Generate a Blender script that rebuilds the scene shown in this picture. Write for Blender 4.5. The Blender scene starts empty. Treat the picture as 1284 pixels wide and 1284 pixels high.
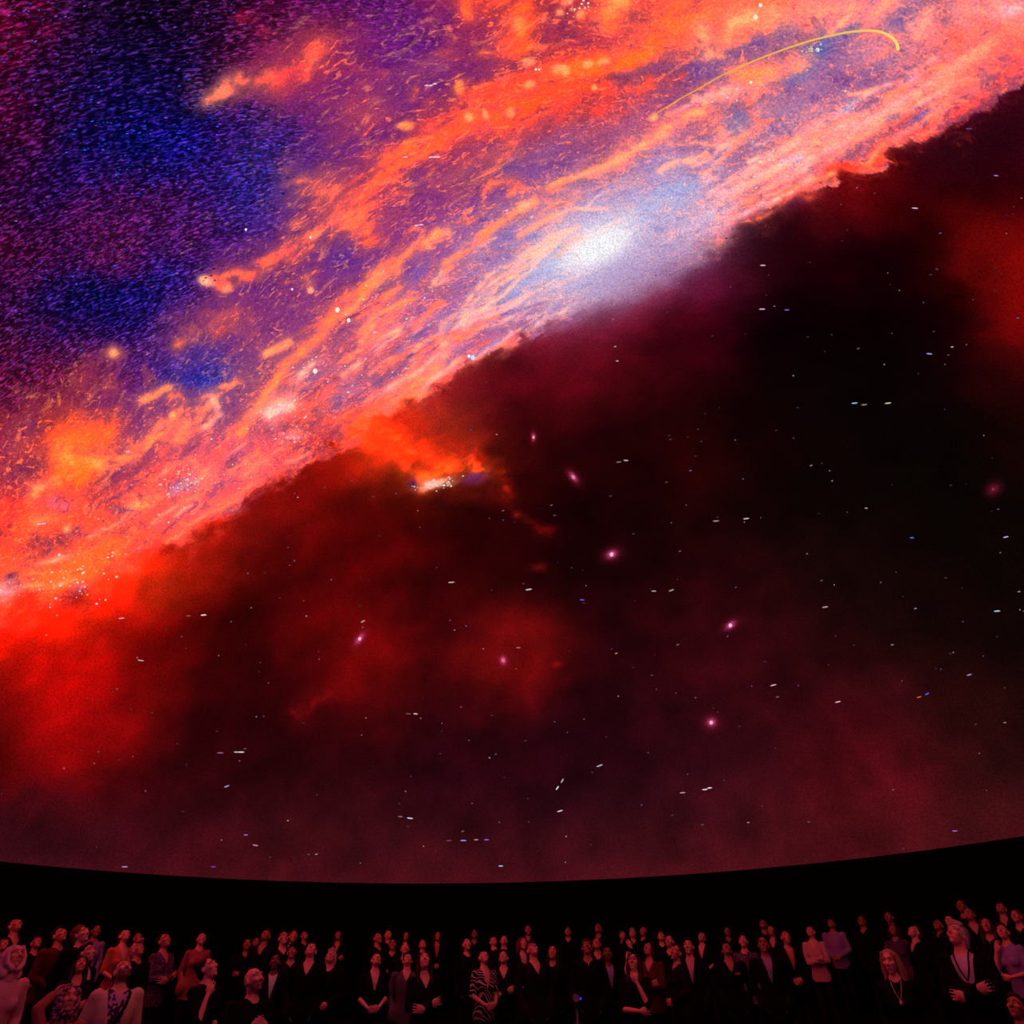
import bpy, bmesh, math, random
import numpy as np
from mathutils import Vector, Matrix

# ------------------------------------------------------------------ camera
W = 1284.0
FPX = 780.0                       # focal length in pixels of the 1284 frame
CAM = np.array([0.0, 0.0, 1.65])
PITCH = math.atan(570.0 / FPX)
ROLL = math.radians(-1.3)
scene = bpy.context.scene
R0 = np.array([1.0, 0, 0]); F0 = np.array([0, math.cos(PITCH), math.sin(PITCH)])
U0 = np.array([0, -math.sin(PITCH), math.cos(PITCH)])
CR = math.cos(ROLL) * R0 + math.sin(ROLL) * U0
CU = -math.sin(ROLL) * R0 + math.cos(ROLL) * U0
cam_d = bpy.data.cameras.new('camera'); cam_d.sensor_width = 36.0
cam_d.sensor_fit = 'HORIZONTAL'; cam_d.lens = 36.0 * FPX / W
cam_d.clip_start = 0.05; cam_d.clip_end = 200
cam = bpy.data.objects.new('camera', cam_d)
scene.collection.objects.link(cam)
M = Matrix.Identity(4)
for i in range(3):
    M[i][0] = CR[i]; M[i][1] = CU[i]; M[i][2] = -F0[i]; M[i][3] = CAM[i]
cam.matrix_world = M
scene.camera = cam

# ------------------------------------------------------------------ world and exposure: a dark hall, the dome picture is the light
world = bpy.data.worlds.new('world'); scene.world = world
world.use_nodes = True
world.node_tree.nodes['Background'].inputs[0].default_value = (0, 0, 0, 1)
world.node_tree.nodes['Background'].inputs[1].default_value = 0
vs = scene.view_settings
vs.view_transform = 'Standard'; vs.look = 'None'; vs.exposure = 0.0; vs.gamma = 1.0
vs.use_curve_mapping = False

# ------------------------------------------------------------------ helpers
C = scene.collection
DOME_R = 11.0
DOME_C = np.array([-0.3, 8.1, 3.45])      # centre of the dome's spring circle

def ray(px, py):
    x = (np.asarray(px, float) - W / 2) / FPX; y = (W / 2 - np.asarray(py, float)) / FPX
    d = F0 + x[..., None] * CR + y[..., None] * CU
    return d / np.linalg.norm(d, axis=-1, keepdims=True)

def dome_pt(px, py):
    """where the line of sight through a photo pixel meets the dome"""
    d = ray(px, py); o = CAM - DOME_C
    b = d @ o; c = o @ o - DOME_R ** 2
    t = -b + np.sqrt(b * b - c)
    return CAM + d * t[..., None]

def px_size(px, py):
    px = np.asarray(px, float); py = np.asarray(py, float)
    a = dome_pt(px, py); b = dome_pt(px + 1, py); c = dome_pt(px, py + 1)
    return np.sqrt(np.linalg.norm(b - a, axis=-1) * np.linalg.norm(c - a, axis=-1))

def obj(name, mesh, mat=None, parent=None):
    o = bpy.data.objects.new(name, mesh); C.objects.link(o)
    if mat is not None and len(mesh.materials) == 0: mesh.materials.append(mat)
    if parent is not None: o.parent = parent
    return o

def tag(o, label=None, cat=None, group=None, kind=None):
    if label: o['label'] = label
    if cat: o['category'] = cat
    if group: o['group'] = group
    if kind: o['kind'] = kind
    return o

def mat(name, col, rough=0.8, spec=0.2, noise=0.0, scale=40.0, bump=0.0):
    m = bpy.data.materials.new(name); m.use_nodes = True
    nt = m.node_tree; b = nt.nodes['Principled BSDF']
    b.inputs['Base Color'].default_value = (*col, 1)
    b.inputs['Roughness'].default_value = rough
    b.inputs['Specular IOR Level'].default_value = spec
    if noise or bump:
        tc = nt.nodes.new('ShaderNodeTexCoord')
        n = nt.nodes.new('ShaderNodeTexNoise'); n.inputs['Scale'].default_value = scale
        n.inputs['Detail'].default_value = 3
        nt.links.new(tc.outputs['Object'], n.inputs['Vector'])
        if noise:
            mr = nt.nodes.new('ShaderNodeMapRange')
            mr.inputs[3].default_value = 1 - noise; mr.inputs[4].default_value = 1 + noise
            nt.links.new(n.outputs['Fac'], mr.inputs[0])
            vm = nt.nodes.new('ShaderNodeVectorMath'); vm.operation = 'SCALE'
            vm.inputs[0].default_value = col
            nt.links.new(mr.outputs[0], vm.inputs['Scale'])
            nt.links.new(vm.outputs[0], b.inputs['Base Color'])
        if bump:
            bp = nt.nodes.new('ShaderNodeBump'); bp.inputs['Strength'].default_value = bump
            bp.inputs['Distance'].default_value = 0.01
            nt.links.new(n.outputs['Fac'], bp.inputs['Height'])
            nt.links.new(bp.outputs[0], b.inputs['Normal'])
    return m

def hexc(h):
    return np.array([int(h[i:i + 2], 16) / 255.0 for i in (0, 2, 4)], np.float32)

def lin(c):
    c = np.clip(c, 0, None)
    return np.where(c <= 0.04045, c / 12.92, ((c + 0.055) / 1.055) ** 2.4)

def smooth(a, b, x):
    t = np.clip((x - a) / (b - a), 0, 1)
    return t * t * (3 - 2 * t)

# numpy gradient noise
_rng = np.random.default_rng(11)
_perm = np.concatenate([_rng.permutation(256)] * 2).astype(np.int32)
_grad = _rng.normal(size=(256, 3)).astype(np.float32)
_grad /= np.linalg.norm(_grad, axis=1, keepdims=True)

def pnoise(P):
    P = np.asarray(P, np.float32)
    i = np.floor(P).astype(np.int32); f = P - i
    i &= 255
    u = f * f * f * (f * (f * 6 - 15) + 10)
    r = 0
    px = [_perm[i[:, 0]], _perm[(i[:, 0] + 1) & 255]]
    for a in (0, 1):
        wa = u[:, 0] if a else 1 - u[:, 0]
        for b in (0, 1):
            wb = wa * (u[:, 1] if b else 1 - u[:, 1])
            pb = _perm[(px[a] + i[:, 1] + b) & 255]
            for c in (0, 1):
                wc = wb * (u[:, 2] if c else 1 - u[:, 2])
                g = _grad[_perm[(pb + i[:, 2] + c) & 255]]
                d = g[:, 0] * (f[:, 0] - a) + g[:, 1] * (f[:, 1] - b) + g[:, 2] * (f[:, 2] - c)
                r = r + wc * d
    return r * 1.6

def fbm(P, octv=4, gain=0.5):
    r = 0; a = 1; s = 0; Q = np.asarray(P, np.float32)
    for k in range(octv):
        r = r + a * pnoise(Q); s += a; a *= gain; Q = Q * 2.03 + 7.7
    return r / s

def ridged(P, octv=4, gain=0.55):
    r = 0; a = 1; s = 0; Q = np.asarray(P, np.float32)
    for k in range(octv):
        n = 1 - np.abs(pnoise(Q)) * 1.5
        r = r + a * np.clip(n, 0, 1) ** 2; s += a; a *= gain; Q = Q * 2.1 + 3.3
    return r / s
# ------------------------------------------------------------------ the dome: a hemispherical screen carrying the projected galaxy
def axis_lines(segs):
    out = []
    for a, b, n in segs: out += list(np.linspace(a, b, n, endpoint=False))
    return np.array(out + [segs[-1][1]])

ua = axis_lines([(-1, -0.68, 90), (-0.68, 0.62, 800), (0.62, 1, 90)])
vb = axis_lines([(-1, -0.56, 24), (-0.56, 0.42, 630), (0.42, 1, 150)])
A, B = np.meshgrid(ua, vb)
# concentric square-to-disc map, then the disc to the hemisphere (azimuthal equidistant about the zenith)
big = np.abs(A) > np.abs(B)
r_ = np.where(big, A, B)
with np.errstate(divide='ignore', invalid='ignore'):
    ph = np.where(big, (math.pi / 4) * np.nan_to_num(B / A), math.pi / 2 - (math.pi / 4) * np.nan_to_num(A / np.where(B == 0, 1e-9, B)))
du, dv = r_ * np.cos(ph), r_ * np.sin(ph)
rho = np.hypot(du, dv); th = rho * math.pi / 2
k = np.where(rho > 1e-9, np.sin(th) / np.where(rho > 1e-9, rho, 1), math.pi / 2)
P = np.stack([du * k, dv * k, np.cos(th)], -1).reshape(-1, 3) * DOME_R + DOME_C
P = P.astype(np.float32)
NV = len(P); nb, na = A.shape

# --- base colours read off the photograph every 80 pixels (rows y = 0, 80, ... 1040; columns x = 0, 80, ... 1280)
ROWS = '''
620428 2a0830 150620 180520 580a38 500a50 4a0f70 a02050 d04828 9a2850 d05030 e06040 e88060 d88070 b070a0 e09080 e8a098
640228 200a38 150a40 150830 6a1450 b03040 701880 601a80 8a2868 e85020 8a3a80 6a3a98 b06080 a070b0 c88090 d87870 c84850
3a0838 180a48 0a0a60 100a70 3a1270 4a1a88 701c80 c83c40 a03860 a83c58 a85080 c87080 b888a8 d09098 a83858 600a28 300310
200838 250a50 300a50 401058 1a1890 b04058 a83868 8a2878 7a3a90 a880b8 c0a8d0 c8a0c0 b86070 7a0a1c 400006 200005 300008
400a40 300a50 3a1058 2a1070 702070 8a3070 802c88 a05898 a890c8 c8c0e8 b898c0 601038 1a0006 200006 100004 580404 800808
50103a 12085a 080a60 702070 802c80 9a3c70 c06088 b878b0 b05880 7a1030 60081c 400010 080003 080002 080002 140003 780606
500830 801a48 7a2068 2a1c98 a04868 c87080 c86870 901a28 500410 580610 3a040a 200204 0c0203 080203 080203 100203 380306
a02040 e86020 9a3068 c85868 d06078 b03038 d83a10 b83010 3a0305 200204 180203 180203 100203 0c0303 080302 080302 180403
c83030 d84830 c04a50 d85858 c02018 780404 400203 300203 2a0205 180204 180204 1c0304 100304 0e0404 0c0404 0a0403 0c0404
e86030 e86028 e04014 920c06 380303 580305 4a0305 400305 250204 160204 1a0304 260408 200508 180606 120504 0c0403 0c0504
d01808 c80c04 900804 640404 280204 680608 780608 400408 800c0c 280308 28040a 38060e 30060c 220608 180606 160505 140505
580404 d80808 800606 300306 280206 380308 400508 30040a 40060a 26040c 28050c 2e060e 34070e 380810 3a0a10 260808 200808
480406 880406 500408 260408 280408 2c050a 2c050c 280410 24040e 240410 2a0610 300812 380a12 480810 480a12 2c0a0c 280a0c
240812 200812 320812 3a0812 320a10 340a10 320a12 300a10 2e0810 2c0a12 320c12 380c14 400e14 4c0e14 4c1014 3c1012 4c1016
'''.split('\n')[1:-1]
ctrl = []
for j, row in enumerate(ROWS):
    for i, h in enumerate(row.split()):
        ctrl.append((i * 80.0, j * 80.0, hexc(h)))
for x in range(0, 1300, 100):                       # the rim of the screen: a hazier red, interreflected dome light painted into the colour
    ctrl.append((float(x), 1092.0, hexc('541019')))
N_RASTER = len(ctrl)
# extra readings where the picture changes faster than the 80 px raster
for x, y, h in [(752, 310, 'f0f0fa'), (120, 130, '0c0850'), (200, 175, '0a1088'), (150, 170, '081070'), (345, 215, '10208a'), (360, 170, '1c2080'), (340, 260, '1020a0'),
                (120, 360, '08105a'), (180, 385, '081078'), (100, 390, '080a40'), (210, 350, '0a1070'), (300, 290, '201888'),
                (30, 60, '500430'), (20, 140, '600830'), (190, 280, '601050'), (120, 300, '600c48'), (40, 300, '500830'), (0, 20, '780428'),
                (535, 110, '4a2098'), (500, 110, '501c90'), (530, 215, '702880'), (600, 220, '7a2c78'), (640, 190, '903468'),
                (430, 320, '582890'), (262, 470, '1c2cb0'), (500, 350, '7a50a8'), (840, 232, 'a8b0e8'), (690, 340, 'a8b0e8'), (640, 365, 'a0a0dc'),
                (70, 900, 'e00c0a'), (60, 850, 'd40a06'), (130, 860, 'b00806'), (40, 960, 'a80606'), (100, 950, 'a00606'), (15, 900, '500404'), (10, 1000, '200610'),
                (20, 860, '700404'), (30, 790, 'd81404'), (160, 780, 'a00804'), (300, 770, '200202'), (250, 740, '3a0202'), (220, 810, '680404'),
                (440, 850, '780606'), (450, 830, '880808'), (640, 820, '900c0c'), (600, 835, '780a0a'), (680, 800, '780a0a'), (660, 850, '700808'),
                (480, 690, '5a0404'), (430, 700, '500404'), (530, 740, '1a0204'), (420, 650, '300203'), (600, 690, '1a0204'),
                (1240, 350, '7c0806'), (1280, 400, '880606'), (1215, 270, '5a0404'), (1060, 245, '740404'), (1110, 260, '4a0303'), (1200, 180, '180204'),
                (1260, 150, '1c0208'), (1150, 320, '100002'), (930, 330, '480818'), (870, 420, '400010'), (960, 430, '070003'),
                (570, 470, '70101a'), (700, 430, '780e20'), (800, 380, '701028'), (860, 360, '681030'), (350, 640, '600404'), (330, 690, '380202'), (380, 600, '900c08'),
                (200, 740, 'c81c04'), (240, 700, 'a01006'), (60, 770, 'e02808'), (130, 750, 'd01c06'), (1090, 930, '5a0a14'), (1130, 1010, '560c14'), (1110, 970, '5a0a14'),
                (0, 800, 'e82406'), (100, 775, 'f03408'), (40, 830, 'c81004'), (180, 725, 'e83a0c'), (250, 690, 'b81808'), (300, 665, '980c06'), (265, 680, 'c02008'), (205, 722, 'd83008'), (325, 650, 'a81008'), (385, 618, '8e0c06'), (425, 588, 'a01408'), (345, 695, '500404'), (0, 60, '78042c'), (0, 140, '700630'), (0, 220, '5c0638'), (45, 110, '400834'), (0, 300, '780c34'), (45, 330, '5c0a38'), (160, 265, '700f4c'), (230, 300, '74104e'), (205, 245, '4c0f58'), (115, 290, '680c46'), (140, 310, '780e44'), (0, 420, '5c0c38'), (50, 470, '6c1240'), (-60, 100, '70042c'), (-60, 300, '700a34'), (280, 20, '300a30'), (880, 585, '2c0304'), (860, 580, '300304'), (880, 830, '3a060e')]:
    ctrl.append((x, y, hexc(h)))
cx = np.array([c[0] for c in ctrl]); cy = np.array([c[1] for c in ctrl])
cc = np.array([c[2] for c in ctrl], np.float32)
cp = dome_pt(cx, cy).astype(np.float32)
cs = (px_size(cx, cy) * 42).astype(np.float32)
cs[N_RASTER:] *= 0.6

# the lower edge of the galaxy's disc, carried round the dome in both directions
EDGE = [(-420, 985), (-200, 875), (0, 768), (60, 750), (110, 735), (200, 690), (300, 640), (380, 585), (440, 540), (520, 499), (600, 452), (680, 410), (760, 375), (840, 338),
        (900, 300), (980, 262), (1060, 226), (1100, 208), (1150, 176), (1220, 130), (1284, 85), (1460, -30), (1750, -250)]
ex = np.array([e[0] for e in EDGE], float); ey = np.array([e[1] for e in EDGE], float)
ep = dome_pt(ex, ey)
def seg_dist(Pq, Q):
    """distance to a polyline and the index/parameter of the nearest segment"""
    best = np.full(len(Pq), 1e9, np.float32); bi = np.zeros(len(Pq), np.int32); bt = np.zeros(len(Pq), np.float32)
    for s in range(len(Q) - 1):
        a = Q[s].astype(np.float32); d = (Q[s + 1] - Q[s]).astype(np.float32); L2 = float(d @ d) + 1e-9
        v = Pq - a; t = np.clip(v @ d / L2, 0, 1)
        dd = np.linalg.norm(v - t[:, None] * d, axis=1)
        m = dd < best; best[m] = dd[m]; bi[m] = s; bt[m] = t[m]
    return best, bi, bt
def edge_side(Pq):
    d, bi, bt = seg_dist(Pq, ep)
    a = ep[bi]; tang = ep[bi + 1] - ep[bi]
    nrm = DOME_C - a
    side = np.cross(nrm, tang)
    return d * np.sign(np.einsum('ij,ij->i', side, Pq - a)).astype(np.float32), bi + bt
probe, _ = edge_side(dome_pt(np.array([300.]), np.array([200.])).astype(np.float32))
FLIP = float(np.sign(probe[0]))
csd, _ = edge_side(cp); csd *= FLIP
c_up = csd > 0

GN = 320                                    # colour fields are laid down on a coarse chart of the dome, then sampled
gl = np.linspace(-1.08, 1.08, GN)
GU, GV = np.meshgrid(gl, gl)
gr = np.hypot(GU, GV); gt = gr * math.pi / 2; gk = np.where(gr > 1e-9, np.sin(gt) / np.where(gr > 1e-9, gr, 1), math.pi / 2)
GP = (np.stack([GU * gk, GV * gk, np.cos(gt)], -1).reshape(-1, 3) * DOME_R + DOME_C).astype(np.float32)
def field(sel):
    p = cp[sel]; s = cs[sel]; c = cc[sel]
    num = np.zeros((len(GP), 3), np.float32); den = np.zeros(len(GP), np.float32)
    for i in range(len(p)):
        d2 = ((GP - p[i]) ** 2).sum(1)
        w = np.exp(-d2 / (2 * s[i] ** 2)) + 2e-7 / (d2 + 0.3)
        num += w[:, None] * c[i]; den += w
    return (num / den[:, None]).reshape(GN, GN, 3)
def rbf(Pq, sel):
    T = field(sel)
    d = Pq - DOME_C.astype(np.float32); d /= np.linalg.norm(d, axis=1, keepdims=True)
    t = np.arccos(np.clip(d[:, 2], -1, 1)) / (math.pi / 2); h = np.hypot(d[:, 0], d[:, 1]) + 1e-9
    u = (np.clip(t * d[:, 0] / h, -1.07, 1.07) + 1.08) / 2.16 * (GN - 1); v = (np.clip(t * d[:, 1] / h, -1.07, 1.07) + 1.08) / 2.16 * (GN - 1)
    iu = u.astype(np.int32); iv = v.astype(np.int32); fu = (u - iu)[:, None]; fv = (v - iv)[:, None]
    return ((T[iv, iu] * (1 - fu) + T[iv, iu + 1] * fu) * (1 - fv) + (T[iv + 1, iu] * (1 - fu) + T[iv + 1, iu + 1] * fu) * fv).astype(np.float32)

# coordinates along (s) and across (t) the disc for drawn-out clouds
dirv = (ep[18] - ep[4]); dirv /= np.linalg.norm(dirv)
nrmv = np.cross(dirv, DOME_C - ep[11]); nrmv -= dirv * (nrmv @ dirv); nrmv /= np.linalg.norm(nrmv)
thv = np.cross(dirv, nrmv)
BAS = np.stack([dirv, nrmv, thv], 1).astype(np.float32)
Q = (P - DOME_C.astype(np.float32)) @ BAS
def stretch(k, X=None): return (Q if X is None else X) * np.array([k, 1, 1], np.float32)
# slow fields are evaluated on every second line of the mesh and interpolated
hi_, hj_ = list(range(0, nb, 2)), list(range(0, na, 2))
if hi_[-1] != nb - 1: hi_.append(nb - 1)
if hj_[-1] != na - 1: hj_.append(na - 1)
QH = Q.reshape(nb, na, 3)[np.ix_(hi_, hj_)].reshape(-1, 3)
ri = np.interp(np.arange(nb), hi_, np.arange(len(hi_))); rj = np.interp(np.arange(na), hj_, np.arange(len(hj_)))
i0 = np.minimum(ri.astype(int), len(hi_) - 2); j0 = np.minimum(rj.astype(int), len(hj_) - 2)
fi = (ri - i0).astype(np.float32)[:, None]; fj = (rj - j0).astype(np.float32)[None, :]
def ups(v):
    g = v.reshape(len(hi_), len(hj_)); g = g[i0] * (1 - fi) + g[i0 + 1] * fi
    return (g[:, j0] * (1 - fj) + g[:, j0 + 1] * fj).ravel().astype(np.float32)

w1h = [fbm(stretch(0.5, QH) * 0.7 + o, 3) for o in (0, 31, 67)]
w1 = np.stack([ups(v) for v in w1h], 1)
w2 = np.stack([ups(fbm(stretch(0.6, QH) * 2.6 + o, 3)) for o in (11, 47, 93)], 1)
w1s = w1
w1 = (w1 @ BAS.T).astype(np.float32); w2 = (w2 @ BAS.T).astype(np.float32)
core_p = dome_pt(np.array([755.]), np.array([312.]))[0].astype(np.float32)
dcore = np.linalg.norm(P - core_p, axis=1)

cfar = (1 - 0.9 * np.exp(-(dcore / 2.2) ** 2))[:, None].astype(np.float32)
sd, sidx = edge_side(P + (w1 * 0.45 + w2 * 0.5) * cfar); sd *= FLIP
soft = np.interp(sidx, [0, 4, 8, 10, 11, 12, 13, 14, 15, 22], [.8, .65, .16, .22, .50, .62, .50, .24, .13, .13]).astype(np.float32)
soft_up = smooth(-1, 1, sd / soft)
Pw = P + w1 * 0.5 + w2 * 0.26
up = rbf(Pw, c_up)
Pl = P + w1 * 0.5 + w2 * 0.22
low = rbf(Pl, ~c_up)

# lower sky: soft dark clouds
n_low = ups(fbm(stretch(0.8, QH) * 1.1 + 5, 4))
lum_l = low[:, 0:1]
low = low * np.clip(1 + (0.50 - 0.34 * lum_l) * n_low[:, None], 0.25, 2.2)
lum_up = up @ np.array([.4, .4, .2], np.float32)
fil_mask = smooth(0.16, 0.38, lum_up)

# cloud modulation of the disc: orange folds against violet hollows
n1 = ups(fbm(stretch(0.42, QH) * 0.85 + 21, 4))
n2 = fbm(stretch(0.35) * 2.3 + w1 * 2.0 + 55, 4)
hollow = smooth(0.08, 0.42, n1) * 0.42 + smooth(0.10, 0.5, n2) * 0.28
vio = np.array([0.46, 0.20, 0.52], np.float32)
vio_l = np.array([0.66, 0.60, 0.86], np.float32)
nearc = np.exp(-(dcore / 3.0) ** 2)[:, None]
vcol = vio * (1 - nearc) + vio_l * nearc
up = up * (1 - (hollow * fil_mask)[:, None] * 0.62) + vcol * (hollow * fil_mask)[:, None] * 0.62
orange = np.array([1.0, 0.42, 0.20], np.float32); peach = np.array([1.0, 0.70, 0.45], np.float32)
fold = smooth(0.0, 0.5, -n1) * 0.45 + smooth(0.1, 0.5, -n2) * 0.40
fcol = orange * (1 - nearc) + peach * nearc
am = (fold * fil_mask)[:, None]
up = up * (1 - am) + fcol * am
rg = ridged(stretch(0.30) * 1.9 + w2 * 1.3 + 77, 4)
rg2 = ridged(stretch(0.28) * 4.2 + w2 * 2.2 + 12, 3)
th1 = smooth(0.60, 0.90, rg) * smooth(-0.25, 0.25, ups(fbm(stretch(0.5, QH) * 0.7 + 90, 2)))
th2 = smooth(0.62, 0.92, rg2) * smooth(-0.2, 0.3, n2 * 0.5 + ups(fbm(stretch(0.5, QH) * 1.1 + 41, 2)))
am = np.clip(th1 * 0.65 + th2 * 0.55, 0, 0.85) * smooth(0.26, 0.46, lum_up)
up = up * (1 - am[:, None]) + (peach * (0.5 + 0.5 * nearc) + orange * (0.5 - 0.5 * nearc)) * am[:, None]
# the star-strewn dark of the upper left: mottled
mott = fbm(stretch(0.5) * 5.5 + 9, 3)
up = up * (1 + 0.35 * mott * (1 - fil_mask))[:, None]
brk = np.clip(0.62 + 1.5 * mott + 0.6 * n2, 0.12, 1.15)      # breaks drawn strokes into shreds

# wispy fringe on the lower edge
fr = np.exp(-((sd - 0.05) / 0.28) ** 2) * smooth(0.35, 0.75, rg2) * (0.35 + 0.65 * smooth(-.1, .3, n2))
core_fade = 1 - np.exp(-((sidx - 12.2) / 1.5) ** 2)
fr = (fr * core_fade * 0.8)[:, None]
col = low * (1 - soft_up[:, None]) + up * soft_up[:, None]
frc = np.array([0.95, 0.30, 0.16], np.float32)
col = col * (1 - fr) + frc * fr

# --- drawn strokes: cloud arms, knots, hollows (pixel path, radius px, colour, strength)
def stroke(path, rpx, h, a=0.9, wob=1.0, pw=2.0):
    global col
    px = np.array([p[0] for p in path], float); py = np.array([p[1] for p in path], float)
    Qp = dome_pt(px, py).astype(np.float32)
    r = float(px_size(px, py).mean()) * rpx
    lo = Qp.min(0) - 4 * r; hi = Qp.max(0) + 4 * r
    m = np.where(((P > lo) & (P < hi)).all(1))[0]
    if len(m) == 0: return
    X = P[m] + w1[m] * min(0.9 * r, .5) * wob + w2[m] * min(1.5 * r, .6) * wob
    if len(Qp) == 1: d = np.linalg.norm(X - Qp[0], axis=1)
    else: d, _, _ = seg_dist(X, Qp)
    am = (np.clip(a * np.exp(-(d / r) ** pw) * (1 + (brk[m] - 1) * min(wob, 1)) + a * .35 * np.exp(-(d / (2.2 * r)) ** 2), 0, 1))[:, None]
    col[m] = col[m] * (1 - am) + hexc(h) * am
def blob(x, y, rx, ry, ang, h, a=0.9, wob=0.7, pw=2.0):
    """elliptical patch"""
    global col
    t = math.radians(ang); c, s = math.cos(t), math.sin(t)
    o = dome_pt(np.array([x]), np.array([y]))[0].astype(np.float32)
    e1 = dome_pt(np.array([x + c * rx]), np.array([y - s * rx]))[0].astype(np.float32) - o
    e2 = dome_pt(np.array([x + s * ry]), np.array([y + c * ry]))[0].astype(np.float32) - o
    L = 4 * max(np.linalg.norm(e1), np.linalg.norm(e2))
    m = np.where((np.abs(P - o) < L).all(1))[0]
    k = min(np.linalg.norm(e1), np.linalg.norm(e2))
    X = P[m] + w1[m] * min(0.7 * k, .5) * wob + w2[m] * min(0.9 * k, .5) * wob - o
    G = np.array([[e1 @ e1, e1 @ e2], [e1 @ e2, e2 @ e2]]); Gi = np.linalg.inv(G)
    ab = np.stack([X @ e1, X @ e2], 1) @ Gi.T
    d = np.sqrt((ab ** 2).sum(1))
    am = (a * np.exp(-d ** pw) * np.clip(1 + (brk[m] - 1) * 0.6 * min(wob, 1), 0, 1))[:, None]
    col[m] = col[m] * (1 - am) + hexc(h) * am
# violet and blue hollows
for a in [(430, 318, 24, 20, 40, '5c2a98', .8), (262, 474, 26, 14, 20, '2030b4', .9), (235, 605, 26, 10, 20, '8a4a9a', .7), (60, 682, 32, 12, 12, '8c2a58', .75),
          (140, 598, 24, 14, 20, '842a5c', .75), (35, 585, 30, 14, 20, '7c2050', .7), (190, 560, 18, 9, 40, '7a2a70', .75), (130, 500, 26, 12, 30, '7a2068', .6), (215, 505, 22, 9, 45, '7c2a74', .7),
          (300, 365, 20, 7, 20, '5a2088', .75), (345, 400, 40, 16, 20, '84307c', .5), (480, 350, 32, 9, 40, '7444a4', .75), (530, 335, 20, 8, 40, '7a58b0', .6), (395, 470, 22, 20, 30, '9a62a8', .6),
          (440, 495, 26, 16, 30, 'b06cae', .6), (425, 505, 10, 7, 50, '6a60d0', .6), (530, 235, 22, 20, 0, '6a2c84', .6), (590, 225, 26, 18, 20, '7c3070', .5), (640, 215, 22, 8, 25, '6a3c98', .7),
          (700, 195, 55, 18, 28, '8a5098', .6), (760, 160, 70, 26, 20, 'a0487a', .55), (810, 95, 34, 11, 15, '5e3a94', .8), (880, 85, 46, 18, 18, '6c44a0', .85), (945, 55, 26, 15, 20, '6848a4', .85),
          (985, 40, 20, 14, 50, '6a50b0', .7), (1030, 58, 20, 13, 15, '3c58b4', .85), (1005, 92, 24, 10, 35, '4c60bc', .85), (1070, 40, 22, 10, 40, '5a50a8', .7), (1135, 25, 26, 12, 45, '6a54ac', .75),
          (925, 152, 16, 14, 50, '6a70c0', .75), (985, 150, 34, 14, 40, 'a078b4', .5), (1115, 75, 34, 9, 35, '8060a8', .5), (840, 236, 46, 13, 27, 'a4b0ea', .85), (815, 205, 40, 9, 15, 'a88cc8', .6),
          (700, 335, 34, 10, 26, 'a8b4ec', .75), (650, 368, 44, 11, 28, 'a2a2de', .75), (600, 320, 40, 10, 35, 'a880c0', .5), (745, 255, 46, 10, 26, 'b0a4dc', .6), (1150, 120, 30, 6, 30, '7a3c88', .7),
          (1120, 148, 34, 6, 28, '6a2c7c', .75), (1230, 130, 34, 10, 28, '5c1050', .6), (1000, 255, 20, 9, 20, '4c0c3c', .7), (240, 640, 18, 10, 10, 'a04a80', .6), (95, 668, 10, 7, 10, '8a3070', .6),
          (330, 600, 26, 12, 30, 'b05080', .45), (275, 610, 22, 10, 20, 'a0508a', .5)]:
    blob(*a)
# upper-left clouds
stroke([(262, 118), (285, 110)], 10, 'e48664', .95); stroke([(302, 102), (322, 104)], 9, 'd87458', .9); stroke([(335, 106), (352, 100)], 10, 'e86a48', .9)
stroke([(360, 96), (380, 85), (402, 66)], 13, 'f46a3a', .95); stroke([(392, 74), (404, 62)], 8, 'fa8a4c', .8); stroke([(340, 70), (380, 110), (440, 60)], 26, 'a82858', .45)
blob(303, 22, 14, 10, 0, 'b01840', .8); blob(332, 36, 12, 8, 0, 'a01840', .7); stroke([(400, 130), (470, 100)], 26, '8a2470', .4)
stroke([(586, -4), (584, 16)], 8, 'ff7a30', .95); stroke([(636, -6), (650, 20), (648, 48)], 14, 'f66a28', .9); blob(649, 29, 8, 9, 0, 'ffa858', .95, .3); blob(632, 52, 16, 12, 20, 'f66e38', .85); blob(606, 66, 12, 8, 20, 'd06048', .7)
stroke([(560, 60), (610, 30)], 18, 'a02858', .4); stroke([(690, 40), (760, 45)], 16, 'a83058', .5)
blob(577, 109, 6, 9, 0, 'ffc468', 1, .3, 4); blob(577, 109, 12, 14, 0, 'ff9040', .5, .3); blob(509, 158, 11, 6, 0, 'ffb258', 1, .3, 4)
stroke([(460, 300), (452, 272), (462, 243), (478, 218), (505, 200)], 10, 'f4683e', .9); stroke([(490, 205), (530, 182), (560, 165), (590, 148), (640, 132)], 12, 'fa7038', .9)
stroke([(545, 160), (580, 150)], 16, 'e05038', .5); stroke([(640, 130), (690, 118), (740, 105)], 22, 'f45a20', .9); stroke([(690, 98), (740, 82), (780, 76), (820, 50), (850, 30)], 12, 'fb7428', .95)
stroke([(610, 115), (660, 100), (700, 105)], 12, 'd84a38', .7); stroke([(740, 120), (800, 112), (850, 95)], 12, 'e4502c', .6); stroke([(690, 140), (760, 130)], 16, 'd04038', .5)
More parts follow.
